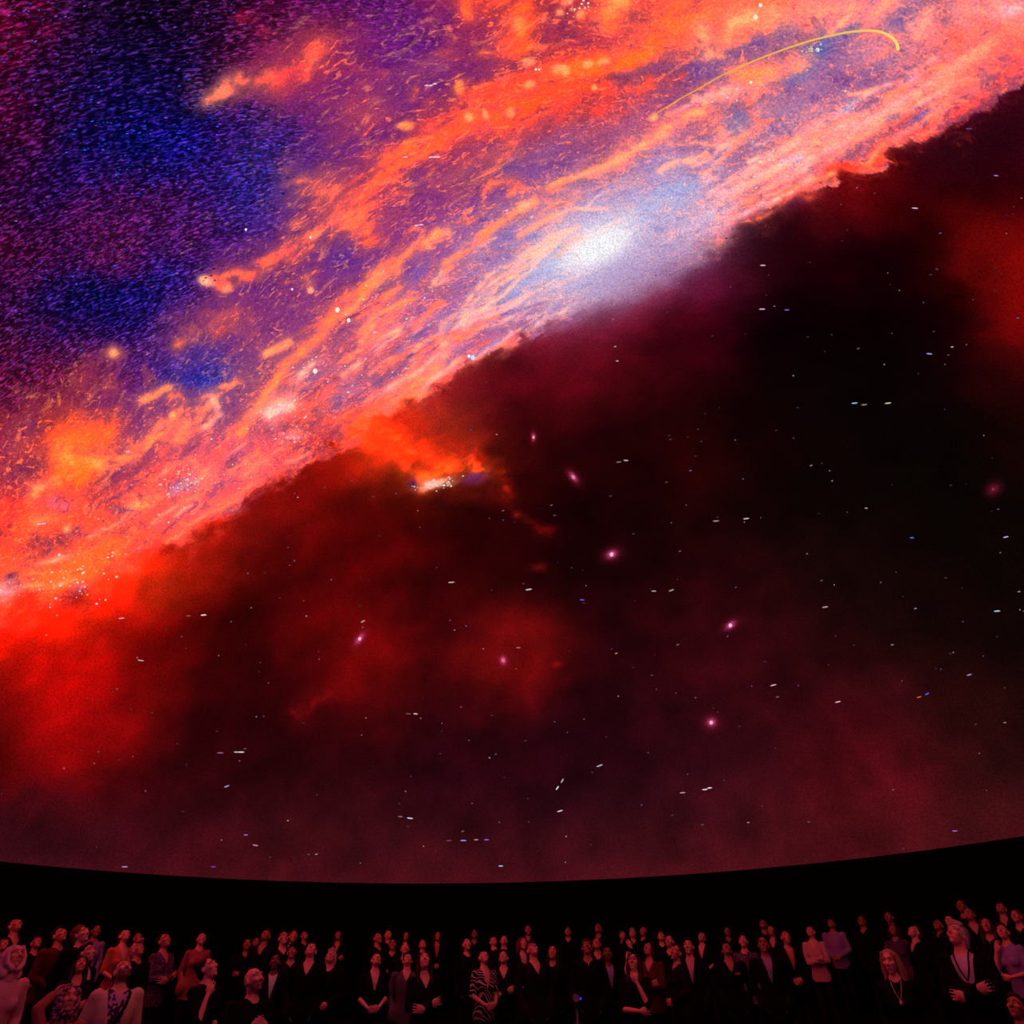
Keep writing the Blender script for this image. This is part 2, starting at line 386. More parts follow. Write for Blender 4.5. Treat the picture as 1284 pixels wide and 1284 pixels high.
for x, y, rx, ry in [(588, 147, 5, 6), (609, 143, 4, 7), (640, 141, 6, 6), (661, 77, 10, 7), (699, 86, 8, 6), (708, 88, 6, 7), (736, 80, 7, 5), (757, 77, 8, 5), (664, 106, 7, 5), (745, 110, 4, 4), (702, 15, 5, 5), (728, 18, 7, 6), (712, 2, 9, 4)]:
    blob(x, y, rx, ry, 20, 'ffc070', .95, .6, 3)
stroke([(768, 0), (778, 10), (762, 22)], 8, 'ffa850', .9); stroke([(735, 20), (770, 28)], 8, 'f86c38', .7)
# middle-left arm
stroke([(374, 230), (398, 232), (415, 250), (430, 270)], 13, 'e07058', .85); blob(371, 281, 10, 5, 10, 'd07060', .8)
stroke([(452, 268), (425, 282), (398, 294), (380, 306)], 9, 'f47a50', .9); stroke([(380, 306), (340, 328), (305, 345), (280, 356)], 10, 'ea6c50', .85); blob(258, 353, 11, 7, -15, 'ffca90', 1, .4, 3); blob(286, 362, 8, 5, 30, 'ffb078', .95, .5, 3)
blob(395, 296, 10, 5, 20, 'ffb070', .8, .5); stroke([(381, 345), (389, 362)], 4, 'ffa060', .9); blob(390, 364, 4, 4, 0, 'ffc890', .9, .3, 3)
stroke([(240, 420), (290, 398), (310, 405)], 15, 'd06058', .6); blob(142, 443, 5, 5, 0, 'ffe0b0', 1, .2, 2); blob(142, 443, 12, 10, 0, 'ff9a50', .6, .3)
blob(225, 432, 12, 6, 20, 'e46c40', .7); stroke([(335, 443), (362, 430)], 4.5, 'ffa468', .95, .4)
# long bright filaments of the disc
stroke([(496, 342), (470, 356), (455, 372), (435, 392), (412, 402)], 4.5, 'ff9858', .9, .8); stroke([(412, 402), (402, 418), (378, 440), (360, 458), (345, 480), (325, 510), (300, 545)], 6, 'ff9050', .9, .8)
stroke([(545, 296), (520, 310), (500, 330), (470, 346), (440, 372)], 5, 'ff9450', .85); stroke([(562, 294), (545, 298), (535, 306)], 4, 'ffb868', .95); stroke([(490, 342), (470, 348)], 5, 'ffa860', .8)
stroke([(455, 362), (430, 372), (405, 405)], 7, 'fa8048', .7); stroke([(500, 360), (470, 385), (450, 395)], 5, 'ff9858', .8); stroke([(520, 372), (480, 400), (455, 420)], 6, 'f89060', .7)
stroke([(560, 350), (540, 362), (555, 340)], 3, 'ffd0a0', .8); stroke([(610, 300), (590, 315), (560, 332)], 5, 'ff9c68', .8); stroke([(670, 255), (650, 262), (628, 280), (600, 300)], 5, 'ff9a60', .85); blob(658, 258, 14, 5, 25, 'ffcc90', .9, .9, 2)
stroke([(640, 245), (650, 230), (655, 240)], 5, 'f88058', .7); stroke([(605, 245), (615, 230), (640, 228)], 4, 'f47c54', .8)
stroke([(690, 232), (720, 222), (745, 213), (765, 203), (785, 195), (805, 183), (830, 170)], 3.6, 'ffb878', .95, .8); stroke([(680, 240), (710, 230)], 6, 'f89068', .7)
stroke([(830, 165), (855, 150), (880, 140)], 4, 'ffb070', .8); blob(820, 147, 6, 5, 30, 'ffc880', .9, .4, 3); blob(838, 144, 9, 4, 10, 'ffb878', .85, .5)
stroke([(650, 296), (680, 280), (700, 270)], 2.6, 'ffb088', .9, .5); stroke([(700, 270), (715, 262), (760, 262)], 2.2, 'ffc8a0', .7, .5)
for off in (0, 9, 17, 27):                                  # the curling strands beside the core
    stroke([(575 + off * .3, 400 + off * .4), (590 + off * .5, 372 + off * .6), (615 + off * .6, 346 + off * .9), (650 + off * .4, 322 + off * .7), (690, 298 + off * .6), (725 - off, 286 + off * .5)], 2.4, 'ffd8a8', .8, 1.2)
for off in (0, 10, 22):
    stroke([(590, 392 + off), (630, 384 + off * .9), (665, 370 + off * .8), (700, 352 + off * .6), (740, 338 + off * .4)], 2.4, 'ffd0b8', .7, 1.0)
stroke([(556, 445), (552, 425), (562, 408), (585, 392)], 4, 'ffc898', .85, 1.2); stroke([(518, 470), (514, 448), (520, 432)], 4, 'ffb080', .8, 1.2); stroke([(520, 470), (545, 462), (560, 445)], 5, 'ff9a70', .8, 1.3)
stroke([(440, 536), (470, 520), (495, 508), (520, 494), (540, 470)], 6, 'ff9058', .85, 1.5); stroke([(560, 470), (600, 448), (640, 430)], 6, 'f88060', .6, 1.5)
stroke([(470, 440), (480, 425), (500, 410)], 3, 'ffb890', .8); stroke([(430, 470), (450, 455)], 3, 'ffc090', .7); stroke([(395, 455), (380, 470), (370, 480)], 3, 'ffd0a0', .7); stroke([(340, 520), (352, 508), (362, 505)], 8, 'ffd0b0', .8, .8)
stroke([(300, 480), (260, 500), (250, 520), (225, 545)], 6, 'f88c60', .8, 1.2); stroke([(265, 498), (275, 520), (258, 535)], 4, 'ffb890', .9, .8); stroke([(225, 500), (232, 520), (215, 535)], 7, 'f48058', .8, 1.2)
stroke([(200, 548), (180, 556), (160, 570), (130, 578)], 7, 'ff9a4c', .9, 1.2); stroke([(180, 502), (195, 497), (212, 487)], 5, 'ff9c60', .95, .6); blob(217, 522, 5, 5, 0, 'ffb868', .9, .4, 3)
# left orange mass
blob(92, 556, 46, 22, 15, 'ff7a22', .85); blob(130, 540, 28, 18, 35, 'fc7028', .85); blob(90, 590, 26, 18, 0, 'ff7818', .85); stroke([(74, 568), (95, 578), (120, 580)], 7, 'ffae48', .85, 1.2); blob(105, 600, 16, 10, 0, 'ff8a20', .6)
stroke([(62, 612), (45, 612), (42, 622)], 6, 'ff9458', .85, 1.2); blob(72, 606, 5, 5, 0, 'ffb030', .9); stroke([(45, 655), (65, 650)], 6, 'f88048', .8); blob(82, 664, 5, 5, 0, 'ffc060', .9)
stroke([(165, 640), (185, 632), (192, 622)], 6, 'ffa050', .8, 1.2); blob(245, 600, 20, 7, 25, 'ffb080', .7, 1.4); stroke([(230, 640), (260, 600), (240, 580)], 5, 'f48868', .6, 1.4)
blob(132, 690, 34, 22, 25, 'ff7a1c', .85); blob(60, 722, 60, 16, 12, 'ff7c2c', .75, 1.2); blob(185, 670, 40, 14, 15, 'fa5c28', .7, 1.2); stroke([(50, 705), (70, 700), (85, 698)], 3, 'ffb080', .8, .8); stroke([(30, 735), (60, 735), (90, 728)], 3, 'ffb060', .7, 1.0)
blob(6, 742, 18, 12, 10, 'f0b0b8', .9, 1.5); blob(14, 722, 8, 5, 10, '8a2450', .8, 1.4); blob(98, 737, 12, 7, 10, 'c070b0', .7); blob(95, 750, 20, 12, 0, '981010', .6); blob(75, 632, 16, 8, 10, 'c880c8', .6, 1.2)
blob(222, 612, 14, 6, 10, 'd0a0e0', .7, 1.2); blob(355, 512, 16, 8, 25, 'ffe0e0', .6, 1.3); blob(370, 545, 16, 6, 10, 'ffd8d0', .5, 1.3); blob(150, 600, 0.1 + 8, 6, 0, 'c0405c', .5)
# right-hand folds
stroke([(880, 32), (886, 58), (892, 66)], 8, 'ffb478', .95); stroke([(915, 42), (920, 25), (955, 20)], 8, 'ffb878', .9); stroke([(985, 18), (968, 15)], 7, 'ffc080', .9); stroke([(935, 48), (915, 45)], 5, 'ff9860', .8); blob(903, 68, 10, 5, -20, 'ffb070', .8)
stroke([(1046, 40), (1062, 22), (1068, 8)], 4, 'ffb890', .85); stroke([(1080, 24), (1100, 18), (1120, 2)], 6, 'ffb080', .85); stroke([(1150, 44), (1165, 22), (1170, 10)], 4.5, 'fab088', .85); stroke([(1010, 10), (1040, 12), (1075, 5)], 9, 'f8a080', .7)
stroke([(1000, 85), (1016, 68)], 5, 'ffb088', .85); stroke([(950, 100), (980, 88), (1000, 80)], 8, 'f8986c', .8); stroke([(930, 92), (960, 90)], 7, 'ff9858', .8); stroke([(890, 125), (910, 115), (930, 108)], 8, 'ffb898', .8, 1.2); blob(873, 123, 6, 5, 0, 'ffc890', .85, .4, 3); blob(884, 128, 5, 4, 0, 'ffc890', .85, .4, 3)
stroke([(945, 125), (955, 105), (965, 95)], 3, 'ffa888', .7); stroke([(878, 158), (900, 160), (910, 170)], 6, 'ffa878', .7, 1.2); stroke([(840, 180), (880, 180), (905, 185), (935, 168)], 3, 'ffb890', .8); stroke([(828, 215), (845, 205), (870, 200), (885, 190)], 3, 'ffc898', .8); stroke([(880, 225), (895, 205), (915, 185)], 2.6, 'ffc8a0', .8)
for i in range(9):                                          # drawn-out streaks right of the core
    x0 = 860 + i * 14; y0 = 268 - i * 3 - (i % 3) * 9; L = 150 + (i * 37) % 90
    stroke([(x0, y0), (x0 + L * .35, y0 - L * .21), (x0 + L * .7, y0 - L * .45), (x0 + L, y0 - L * .62)], 2.6, ['ffc0a0', 'f8a488', 'ffd0b8'][i % 3], .6, 1.4)
for i in range(10):
    x0 = 1010 + i * 24; y0 = 190 - i * 14 + (i % 4) * 6; L = 90 + (i * 29) % 60
    stroke([(x0, y0), (x0 + L * .5, y0 - L * .33), (x0 + L, y0 - L * .6)], 3.2, ['f89878', 'f48868', 'ffb498'][i % 3], .6, 1.4)
stroke([(1030, 180), (1060, 165), (1090, 150), (1130, 125)], 8, 'e4b0b0', .6, 1.3); blob(1065, 133, 12, 5, 35, 'a0b0f0', .75, .8); blob(998, 200, 13, 5, 20, 'c8d0ff', .85, .8); blob(1145, 100, 14, 6, 25, 'd8b0e8', .75); blob(1120, 150, 10, 4, 20, '5868c0', .8)
stroke([(1100, 205), (1115, 182), (1140, 165), (1165, 152)], 5, 'f05c40', .9); stroke([(1165, 150), (1200, 138), (1235, 115), (1260, 95), (1290, 75)], 6, 'ec5a4c', .8, 1.2); blob(1086, 207, 16, 6, 10, 'ff5c30', .9); stroke([(1040, 215), (1070, 212), (1100, 205)], 6, 'e84430', .8)
stroke([(1130, 185), (1160, 172)], 4, 'd84840', .7); stroke([(1240, 60), (1284, 45)], 14, 'ec6a5c', .6); stroke([(1100, 60), (1180, 25), (1284, 10)], 12, 'eaa498', .5, 1.2); blob(1268, 10, 16, 9, 20, 'f4d0d8', .7)
stroke([(900, 290), (960, 268), (1020, 240)], 7, 'e06058', .6, 1.4); stroke([(985, 242), (1010, 238), (1020, 245)], 6, 'e4503c', .8, 1.2)
# many thin strands following the disc
rf = random.Random(21)
for i in range(150):
    if i < 62: x0, y0, an = rf.uniform(830, 1260), 0, rf.gauss(32, 6)
    elif i < 118: x0, y0, an = rf.uniform(470, 760), 0, rf.gauss(33, 7)
    else: x0, y0, an = rf.uniform(60, 480), 0, rf.gauss(30, 12)
    y0 = np.interp(x0, ex, ey) - abs(rf.gauss(0, 60 if i < 118 else 80)) - 6
    L = rf.uniform(24, 80); c_, s__ = math.cos(math.radians(an)), math.sin(math.radians(an)); bend = rf.uniform(-.12, .12) * L
    near = math.exp(-((x0 - 750) / 260) ** 2)
    h = rf.choice(['ffd8b8', 'ffc8a8', 'f8c8c0']) if rf.random() < near else rf.choice(['ff9c60', 'ffa878', 'f88458', 'ffb888', 'f07050'])
    if rf.random() < .2: h = rf.choice(['8a68b8', '9a80c8', '7a4898'] if x0 > 480 else ['9a3868', 'a84060', 'b05068'])
    stroke([(x0 - c_ * L / 2, y0 + s__ * L / 2), (x0 - s__ * bend, y0 - c_ * bend), (x0 + c_ * L / 2, y0 - s__ * L / 2)], rf.uniform(1.4, 3.0), h, rf.uniform(.45, .8), 1.3)
# core
blob(770, 318, 120, 42, 27, 'c8c6ea', .75, .2); blob(810, 322, 80, 30, 27, 'c0b0d8', .5, .2); blob(800, 268, 60, 18, 24, 'b8bcec', .55, .3); blob(705, 330, 40, 9, 27, 'a8b4ee', .7, .3)
blob(752, 314, 62, 27, 27, 'e0e4f8', .85, .2); blob(748, 310, 44, 19, 24, 'f4f8fa', .95, .25, 3); stroke([(712, 316), (735, 297), (765, 282), (790, 268)], 4, 'f0e4d0', .6, 1.0); stroke([(700, 322), (712, 304), (725, 298)], 3, 'dcb898', .6, .8)
stroke([(850, 305), (880, 285), (915, 262)], 8, 'd4b4d0', .6, .8); stroke([(790, 330), (840, 300), (890, 268)], 5, 'e8dcf0', .5, .8)
blob(800, 345, 105, 40, 27, 'a070a0', .55, .05); blob(770, 338, 90, 30, 27, 'b8a8d4', .6, .05); blob(752, 312, 46, 20, 25, 'f2f6fa', .9, .15, 3)
# the small companion nebula under the edge
blob(500, 545, 52, 26, -25, 'd83410', .85, 1.2); blob(550, 575, 52, 18, -20, 'c82c0c', .8, 1.2); stroke([(445, 540), (480, 560), (515, 590), (530, 608)], 7, 'f04c18', .8, 1.4); stroke([(470, 535), (520, 560), (560, 585)], 6, 'f85818', .75, 1.4); stroke([(500, 520), (560, 550), (600, 578)], 7, 'b82010', .7, 1.4)
stroke([(530, 600), (555, 588), (590, 580), (610, 590)], 6, 'ff6a20', .9, 1.2); stroke([(600, 575), (625, 595), (635, 620)], 6, 'a81808', .7, 1.3); blob(549, 606, 26, 6, 14, 'ffc080', .9, .9, 2.5); blob(540, 608, 12, 5, 10, 'ffe8e0', .9, 1.2); blob(594, 600, 14, 7, 10, '7a3090', .75, .6); blob(520, 607, 6, 6, 0, '301060', .8, .8)
stroke([(640, 640), (665, 655), (680, 668)], 6, '600808', .6, 1.2); blob(648, 646, 5, 4, 0, 'c02010', .8); blob(686, 664, 10, 6, 10, '7a0c0a', .85); blob(676, 712, 12, 6, -10, '700c0a', .8); blob(590, 640, 60, 10, -10, '180204', .6)
stroke([(375, 895), (395, 880), (415, 870)], 7, '7a0a0c', .7); stroke([(340, 790), (375, 800)], 12, '5a0404', .5); blob(698, 833, 6, 4, 10, 'a01008', .8)
for x, y, rx, ry, an in [(719, 598, 6, 3, -50), (767, 695, 6, 4, 20), (451, 801, 7, 2.6, 50), (631, 828, 3.5, 4, 0), (916, 784, 6, 3, 30), (892, 906, 5, 4, 0), (669, 548, 2, 4, 0), (1246, 613, 5, 3.5, 40)]:
    blob(x, y, rx * 2.2, ry * 2.2, an, '8a1430', .6, 0.1); blob(x, y, rx, ry, an, 'e060a0' if x < 1200 else '701828', .95, 0.1)
col = np.clip(col, 0, 1)

# --- mesh
idx = np.arange(NV).reshape(nb, na)
quads = np.stack([idx[:-1, :-1], idx[1:, :-1], idx[1:, 1:], idx[:-1, 1:]], -1).reshape(-1, 4)
me = bpy.data.meshes.new('ceiling')
me.vertices.add(NV); me.vertices.foreach_set('co', P.ravel())
nq = len(quads)
me.loops.add(nq * 4); me.loops.foreach_set('vertex_index', quads.ravel().astype(np.int32))
me.polygons.add(nq)
me.polygons.foreach_set('loop_start', np.arange(0, nq * 4, 4, dtype=np.int32))
me.polygons.foreach_set('use_smooth', np.ones(nq, bool))
me.update(calc_edges=True)
ca = me.color_attributes.new('projection', 'FLOAT_COLOR', 'POINT')
rgba = np.ones((NV, 4), np.float32); rgba[:, :3] = lin(col); rgba[:, 3] = np.clip(fil_mask * soft_up, 0, 1) * (1 - 0.85 * np.exp(-(dcore / 1.3) ** 2))
ca.data.foreach_set('color', rgba.ravel())

sfa = me.attributes.new('starfield', 'FLOAT', 'POINT')
sfa.data.foreach_set('value', np.clip(soft_up * (1 - smooth(.16, .42, (col * [.4, .4, .2]).sum(1))), 0, 1).astype(np.float32))
dash = dome_pt(np.array([230.]), np.array([191.]))[0] - dome_pt(np.array([200.]), np.array([200.]))[0]
dash /= np.linalg.norm(dash); dn = DOME_C - dome_pt(np.array([200.]), np.array([200.]))[0]; dn /= np.linalg.norm(dn); dacr = np.cross(dash, dn)
RED_GAIN = 16.0
def projected(name, grain):
    m = bpy.data.materials.new(name); m.use_nodes = True
    nt = m.node_tree; nt.nodes.clear(); N = nt.nodes.new; LK = nt.links.new
    out = N('ShaderNodeOutputMaterial'); em = N('ShaderNodeEmission')
    at = N('ShaderNodeVertexColor'); at.layer_name = 'projection'
    LK(em.outputs[0], out.inputs[0])
    if grain:
        tc = N('ShaderNodeTexCoord')
        # cloud strands drawn out along the disc
        cmb = N('ShaderNodeCombineXYZ')
        for i, (vec, k) in enumerate(((dirv, .34), (nrmv, 1.0), (thv, 1.0))):
            dp = N('ShaderNodeVectorMath'); dp.operation = 'DOT_PRODUCT'; dp.inputs[1].default_value = tuple(vec * k)
            LK(tc.outputs['Object'], dp.inputs[0]); LK(dp.outputs['Value'], cmb.inputs[i])
        def strand(scale, lo, hi, dist, kind):
            n = N('ShaderNodeTexNoise'); n.noise_type = kind; n.inputs['Scale'].default_value = scale
            n.inputs['Detail'].default_value = 5; n.inputs['Roughness'].default_value = .62; n.inputs['Distortion'].default_value = dist
            LK(cmb.outputs[0], n.inputs['Vector'])
            r = N('ShaderNodeMapRange'); r.interpolation_type = 'SMOOTHSTEP'; r.inputs[1].default_value = lo; r.inputs[2].default_value = hi
            LK(n.outputs['Fac'], r.inputs[0])
            mu = N('ShaderNodeMath'); mu.operation = 'MULTIPLY'; LK(r.outputs[0], mu.inputs[0]); LK(at.outputs['Alpha'], mu.inputs[1])
            return mu.outputs[0]
        def mixc(a, fac, colr, k):
            sc = N('ShaderNodeMath'); sc.operation = 'MULTIPLY'; sc.inputs[1].default_value = k; LK(fac, sc.inputs[0])
            mx = N('ShaderNodeMix'); mx.data_type = 'RGBA'; LK(sc.outputs[0], mx.inputs['Factor']); LK(a, mx.inputs['A'])
            if isinstance(colr, tuple): mx.inputs['B'].default_value = (*colr, 1)
            else: LK(colr, mx.inputs['B'])
            return mx.outputs['Result']
        hot = N('ShaderNodeVectorMath'); hot.operation = 'MULTIPLY_ADD'; hot.inputs[1].default_value = (.75, .8, .55); hot.inputs[2].default_value = (.46, .155, .04); LK(at.outputs[0], hot.inputs[0])
        dim = N('ShaderNodeVectorMath'); dim.operation = 'MULTIPLY_ADD'; dim.inputs[1].default_value = (.42, .36, .72); dim.inputs[2].default_value = (.03, .004, .04); LK(at.outputs[0], dim.inputs[0])
        c = mixc(at.outputs[0], strand(1.6, .50, .72, .8, 'FBM'), dim.outputs[0], .6)
        c = mixc(c, strand(5.0, .50, .70, 1.0, 'FBM'), dim.outputs[0], .6)
        c = mixc(c, strand(2.6, .56, .74, 1.5, 'FBM'), hot.outputs[0], .75)
        c = mixc(c, strand(7.5, .55, .68, 1.8, 'FBM'), hot.outputs[0], .85)
        # saturated reds are brighter than the camera can hold: extra red added where it is full and blue is low, to light the crowd
        sp = N('ShaderNodeSeparateColor'); LK(c, sp.inputs[0])
        def mth(op, a, b_):
            q = N('ShaderNodeMath'); q.operation = op
            for i, v in enumerate((a, b_)):
                if isinstance(v, (int, float)): q.inputs[i].default_value = v
                else: LK(v, q.inputs[i])
            return q.outputs[0]
        inv = mth('MAXIMUM', mth('SUBTRACT', 1.0, sp.outputs[2]), 0.0)
        kf = mth('MULTIPLY', mth('MULTIPLY', mth('POWER', sp.outputs[0], 5.5), mth('MULTIPLY', inv, inv)), RED_GAIN)
        cb_ = N('ShaderNodeCombineColor'); LK(mth('MULTIPLY', sp.outputs[0], mth('ADD', kf, 1.0)), cb_.inputs[0]); LK(sp.outputs[1], cb_.inputs[1]); LK(sp.outputs[2], cb_.inputs[2]); c = cb_.outputs[0]
        # the dense field of star dashes
        cm2 = N('ShaderNodeCombineXYZ')
        for i, (vec, k) in enumerate(((dash, .36), (dacr, 1.0), (dn, .5))):
            dp = N('ShaderNodeVectorMath'); dp.operation = 'DOT_PRODUCT'; dp.inputs[1].default_value = tuple(vec * k)
            LK(tc.outputs['Object'], dp.inputs[0]); LK(dp.outputs['Value'], cm2.inputs[i])
        ns = N('ShaderNodeTexNoise'); ns.inputs['Scale'].default_value = 27; ns.inputs['Detail'].default_value = 2; ns.inputs['Distortion'].default_value = .5
        LK(cm2.outputs[0], ns.inputs['Vector'])
        rr = N('ShaderNodeMapRange'); rr.interpolation_type = 'SMOOTHSTEP'; rr.inputs[1].default_value = .44; rr.inputs[2].default_value = .70; rr.inputs[3].default_value = .28; rr.inputs[4].default_value = 2.6
        LK(ns.outputs['Fac'], rr.inputs[0])
        fa = N('ShaderNodeAttribute'); fa.attribute_name = 'starfield'
        bl = N('ShaderNodeMix'); bl.data_type = 'FLOAT'; bl.inputs['A'].default_value = 1.0; LK(fa.outputs['Fac'], bl.inputs['Factor']); LK(rr.outputs[0], bl.inputs['B'])
        vs_ = N('ShaderNodeVectorMath'); vs_.operation = 'SCALE'; LK(c, vs_.inputs[0]); LK(bl.outputs['Result'], vs_.inputs['Scale'])
        r2 = N('ShaderNodeMapRange'); r2.interpolation_type = 'SMOOTHSTEP'; r2.inputs[1].default_value = .58; r2.inputs[2].default_value = .74; LK(ns.outputs['Fac'], r2.inputs[0])
        ad = N('ShaderNodeVectorMath'); ad.operation = 'SCALE'; ad.inputs[0].default_value = (.075, .014, .17); LK(mth('MULTIPLY', r2.outputs[0], fa.outputs['Fac']), ad.inputs['Scale'])
        sm_ = N('ShaderNodeVectorMath'); sm_.operation = 'ADD'; LK(vs_.outputs[0], sm_.inputs[0]); LK(ad.outputs[0], sm_.inputs[1]); c = sm_.outputs[0]
        n1 = N('ShaderNodeTexNoise'); n1.inputs['Scale'].default_value = 30; n1.inputs['Detail'].default_value = 2
        LK(tc.outputs['Object'], n1.inputs['Vector'])
        mr = N('ShaderNodeMapRange'); mr.inputs[1].default_value = .25; mr.inputs[2].default_value = .75
        mr.inputs[3].default_value = 1 - grain; mr.inputs[4].default_value = 1 + grain
        LK(n1.outputs['Fac'], mr.inputs[0])
        vm = N('ShaderNodeVectorMath'); vm.operation = 'SCALE'
        LK(c, vm.inputs[0]); LK(mr.outputs[0], vm.inputs['Scale'])
        LK(vm.outputs[0], em.inputs[0])
    else:
        LK(at.outputs[0], em.inputs[0])
    em.inputs[1].default_value = 1.0
    m.cycles.emission_sampling = 'NONE'
    return m
M_DOME = projected('dome_projection', 0.38)
M_STAR = projected('star_projection', 0)
dome = obj('ceiling', me, M_DOME)
tag(dome, 'curved dome ceiling carrying a projected orange and violet galaxy with bright core', kind='structure')

# --- stars, dashes and the traced orbit: light marks lying on the screen
sv, sf, scol = [], [], []
rs = random.Random(5)
def mark(x, y, L, w, ang, h, bright=1.0):
    """a short bar of light on the dome; L and w in pixels at that place"""
    o = dome_pt(np.array([x]), np.array([y]))[0]
    n = (DOME_C - o); n /= np.linalg.norm(n)
    t = math.radians(ang)
    e1 = dome_pt(np.array([x + math.cos(t)]), np.array([y - math.sin(t)]))[0] - o
    e2 = dome_pt(np.array([x + math.sin(t)]), np.array([y + math.cos(t)]))[0] - o
    o = o + n * 0.02
    b = len(sv)
    for i in range(6):
        a = i * math.pi / 3
        sx = (math.cos(a)) * L * .5; sy = math.sin(a) * 1.15 * w * .5
        sv.append(tuple(o + e1 * sx + e2 * sy)); scol.append(hexc(h) * bright)
    sf.append(tuple(range(b, b + 6)))
def pairmark(x, y, h='b8b0d0', L=7, gap=16, ang=5, dim='584058'):
    mark(x, y, L, 2.0, ang, h); mark(x - gap, y + gap * math.tan(math.radians(ang)), L * .9, 1.6, ang, dim)
for x, y, h, ang in [(957, 332, 'e0a0b0', 0), (956, 387, 'b8b0d0', 0), (1072, 505, 'a0a8e0', 5), (1114, 505, 'c0b8a0', 8), (936, 650, 'c8a8b0', 8), (898, 653, 'a08080', 5), (1144, 674, '5070c8', 0), (1262, 673, 'b0a8e0', 12),
                     (1251, 766, 'a8c8d8', 4), (1166, 443, '9098d8', -5), (1148, 260, 'c8a8d0', -4), (1250, 219, '9070c0', -5), (884, 990, 'e0c8d0', 3), (890, 988, 'e0c8d0', 3), (856, 994, 'b08890', 5), (1051, 880, 'd8a8b0', 12),
                     (1163, 870, '5060e0', 25), (1153, 874, 'b06030', 15), (1216, 846, '9080c0', 15), (970, 859, 'd0a0a0', 15), (514, 1026, 'c0c8e0', -5), (502, 1024, '806068', -5), (581, 1054, 'a080d8', 0), (610, 1053, '8058d0', 2),
                     (563, 1054, '803058', 0), (597, 1053, '9a7890', 0), (628, 1086, 'a0b8e0', 0), (702, 1017, 'c8c0d0', 15), (699, 988, 'd0d8d0', 55), (705, 979, 'a8b0a8', 60), (752, 960, 'b0a8c0', 20), (302, 943, 'd0d0d0', 0), (296, 943, 'b0a8b0', 0),
                     (276, 944, '8a5878', 0), (284, 986, '9890c0', 20), (255, 771, 'e0d0d0', 3), (236, 772, '904848', 3), (176, 828, 'c090a0', -8), (152, 775, 'd09090', 5), (566, 730, 'b8a0a0', 3), (663, 739, 'c8c0c0', 8), (785, 577, 'b0a0b0', -5),
                     (776, 579, '806070', 5), (730, 752, '6050d0', -5), (455, 779, 'c09090', 30), (521, 895, 'c0b0b0', -5), (512, 895, '804048', -5), (320, 1060, 'c07890', -10), (308, 1047, '9060b0', 0), (1084, 507, '907868', 5), (987, 388, '606098', 0),
                     (267, 1087, '7038b0', 0), (156, 1087, 'a080a0', 0), (1198, 1042, '9058c0', 0), (820, 741, 'a09090', 0), (842, 740, 'a09090', 20), (1035, 761, 'b09098', 10), (650, 812, 'a06060', 0), (1216, 160, '604080', 0)]:
    mark(x, y, rs.uniform(6, 9), 1.6, ang, h)
def above(x, y): return y < np.interp(x, ex, ey) - 12
n = 0
while n < 330:                                              # faint scattered stars of the dark part
    x, y = rs.uniform(-60, 1340), rs.uniform(230, 1085)
    if above(x, y): continue
    b = rs.random() ** 2
    mark(x, y, rs.choice([1.6, 1.8, 2.4, 4]), 1.5, rs.uniform(-5, 20), rs.choice(['c8b0c0', 'b08898', '9088c0', 'c09080', '8070b0']), .30 + .6 * b); n += 1
T_UP = field(c_up)
def field_lum(x, y):
    d = (dome_pt(np.array([x]), np.array([y]))[0] - DOME_C) / DOME_R; h_ = math.hypot(d[0], d[1]) + 1e-9; t_ = math.acos(max(-1, min(1, d[2]))) / (math.pi / 2)
    u_ = int((t_ * d[0] / h_ + 1.08) / 2.16 * (GN - 1)); v_ = int((t_ * d[1] / h_ + 1.08) / 2.16 * (GN - 1))
    return float(T_UP[v_, u_] @ np.array([.4, .4, .2]))
def dark_zone(x, y):
    """how much of the upper-left star field shows at a place, 0..1"""
    d = max(0, min(1, (400 - x) / 120)) * max(0, min(1, (520 - .55 * x - y + 40) / 160))
    return d
n = 0
while n < 4200:
    x, y = rs.uniform(-120, 620), rs.uniform(-150, 520)
    if rs.random() > dark_zone(x, y): continue
    gu = field_lum(x, y)
    if gu > .26 or (250 < x < 420 and 50 < y < 130): continue
    g = math.sin(x * .021 + 1) * math.cos(y * .017 - x * .006) + rs.gauss(0, .35)
    blue = math.exp(-((x - 190) / 130) ** 2 - ((y - 160) / 75) ** 2) + math.exp(-((x - 330) / 60) ** 2 - ((y - 230) / 70) ** 2) + .8 * math.exp(-((x - 160) / 80) ** 2 - ((y - 370) / 50) ** 2)
    if rs.random() < min(.85, blue): h = rs.choice(['1030d8', '2048f0', '2030c0', '3050e8', '1828b0'])
    else: h = rs.choice(['5030b0', '402090', '6838b8', '7848b0', '502878', '882880', '3828a0'])
    if g < -.35: continue
    q = rs.random() ** 3
    mark(x, y, rs.uniform(2.2, 5.5), rs.uniform(1.2, 1.9), 14 + 10 * math.sin(x * .01 + y * .012) + rs.uniform(-9, 9), h, .45 + .75 * q); n += 1
n = 0
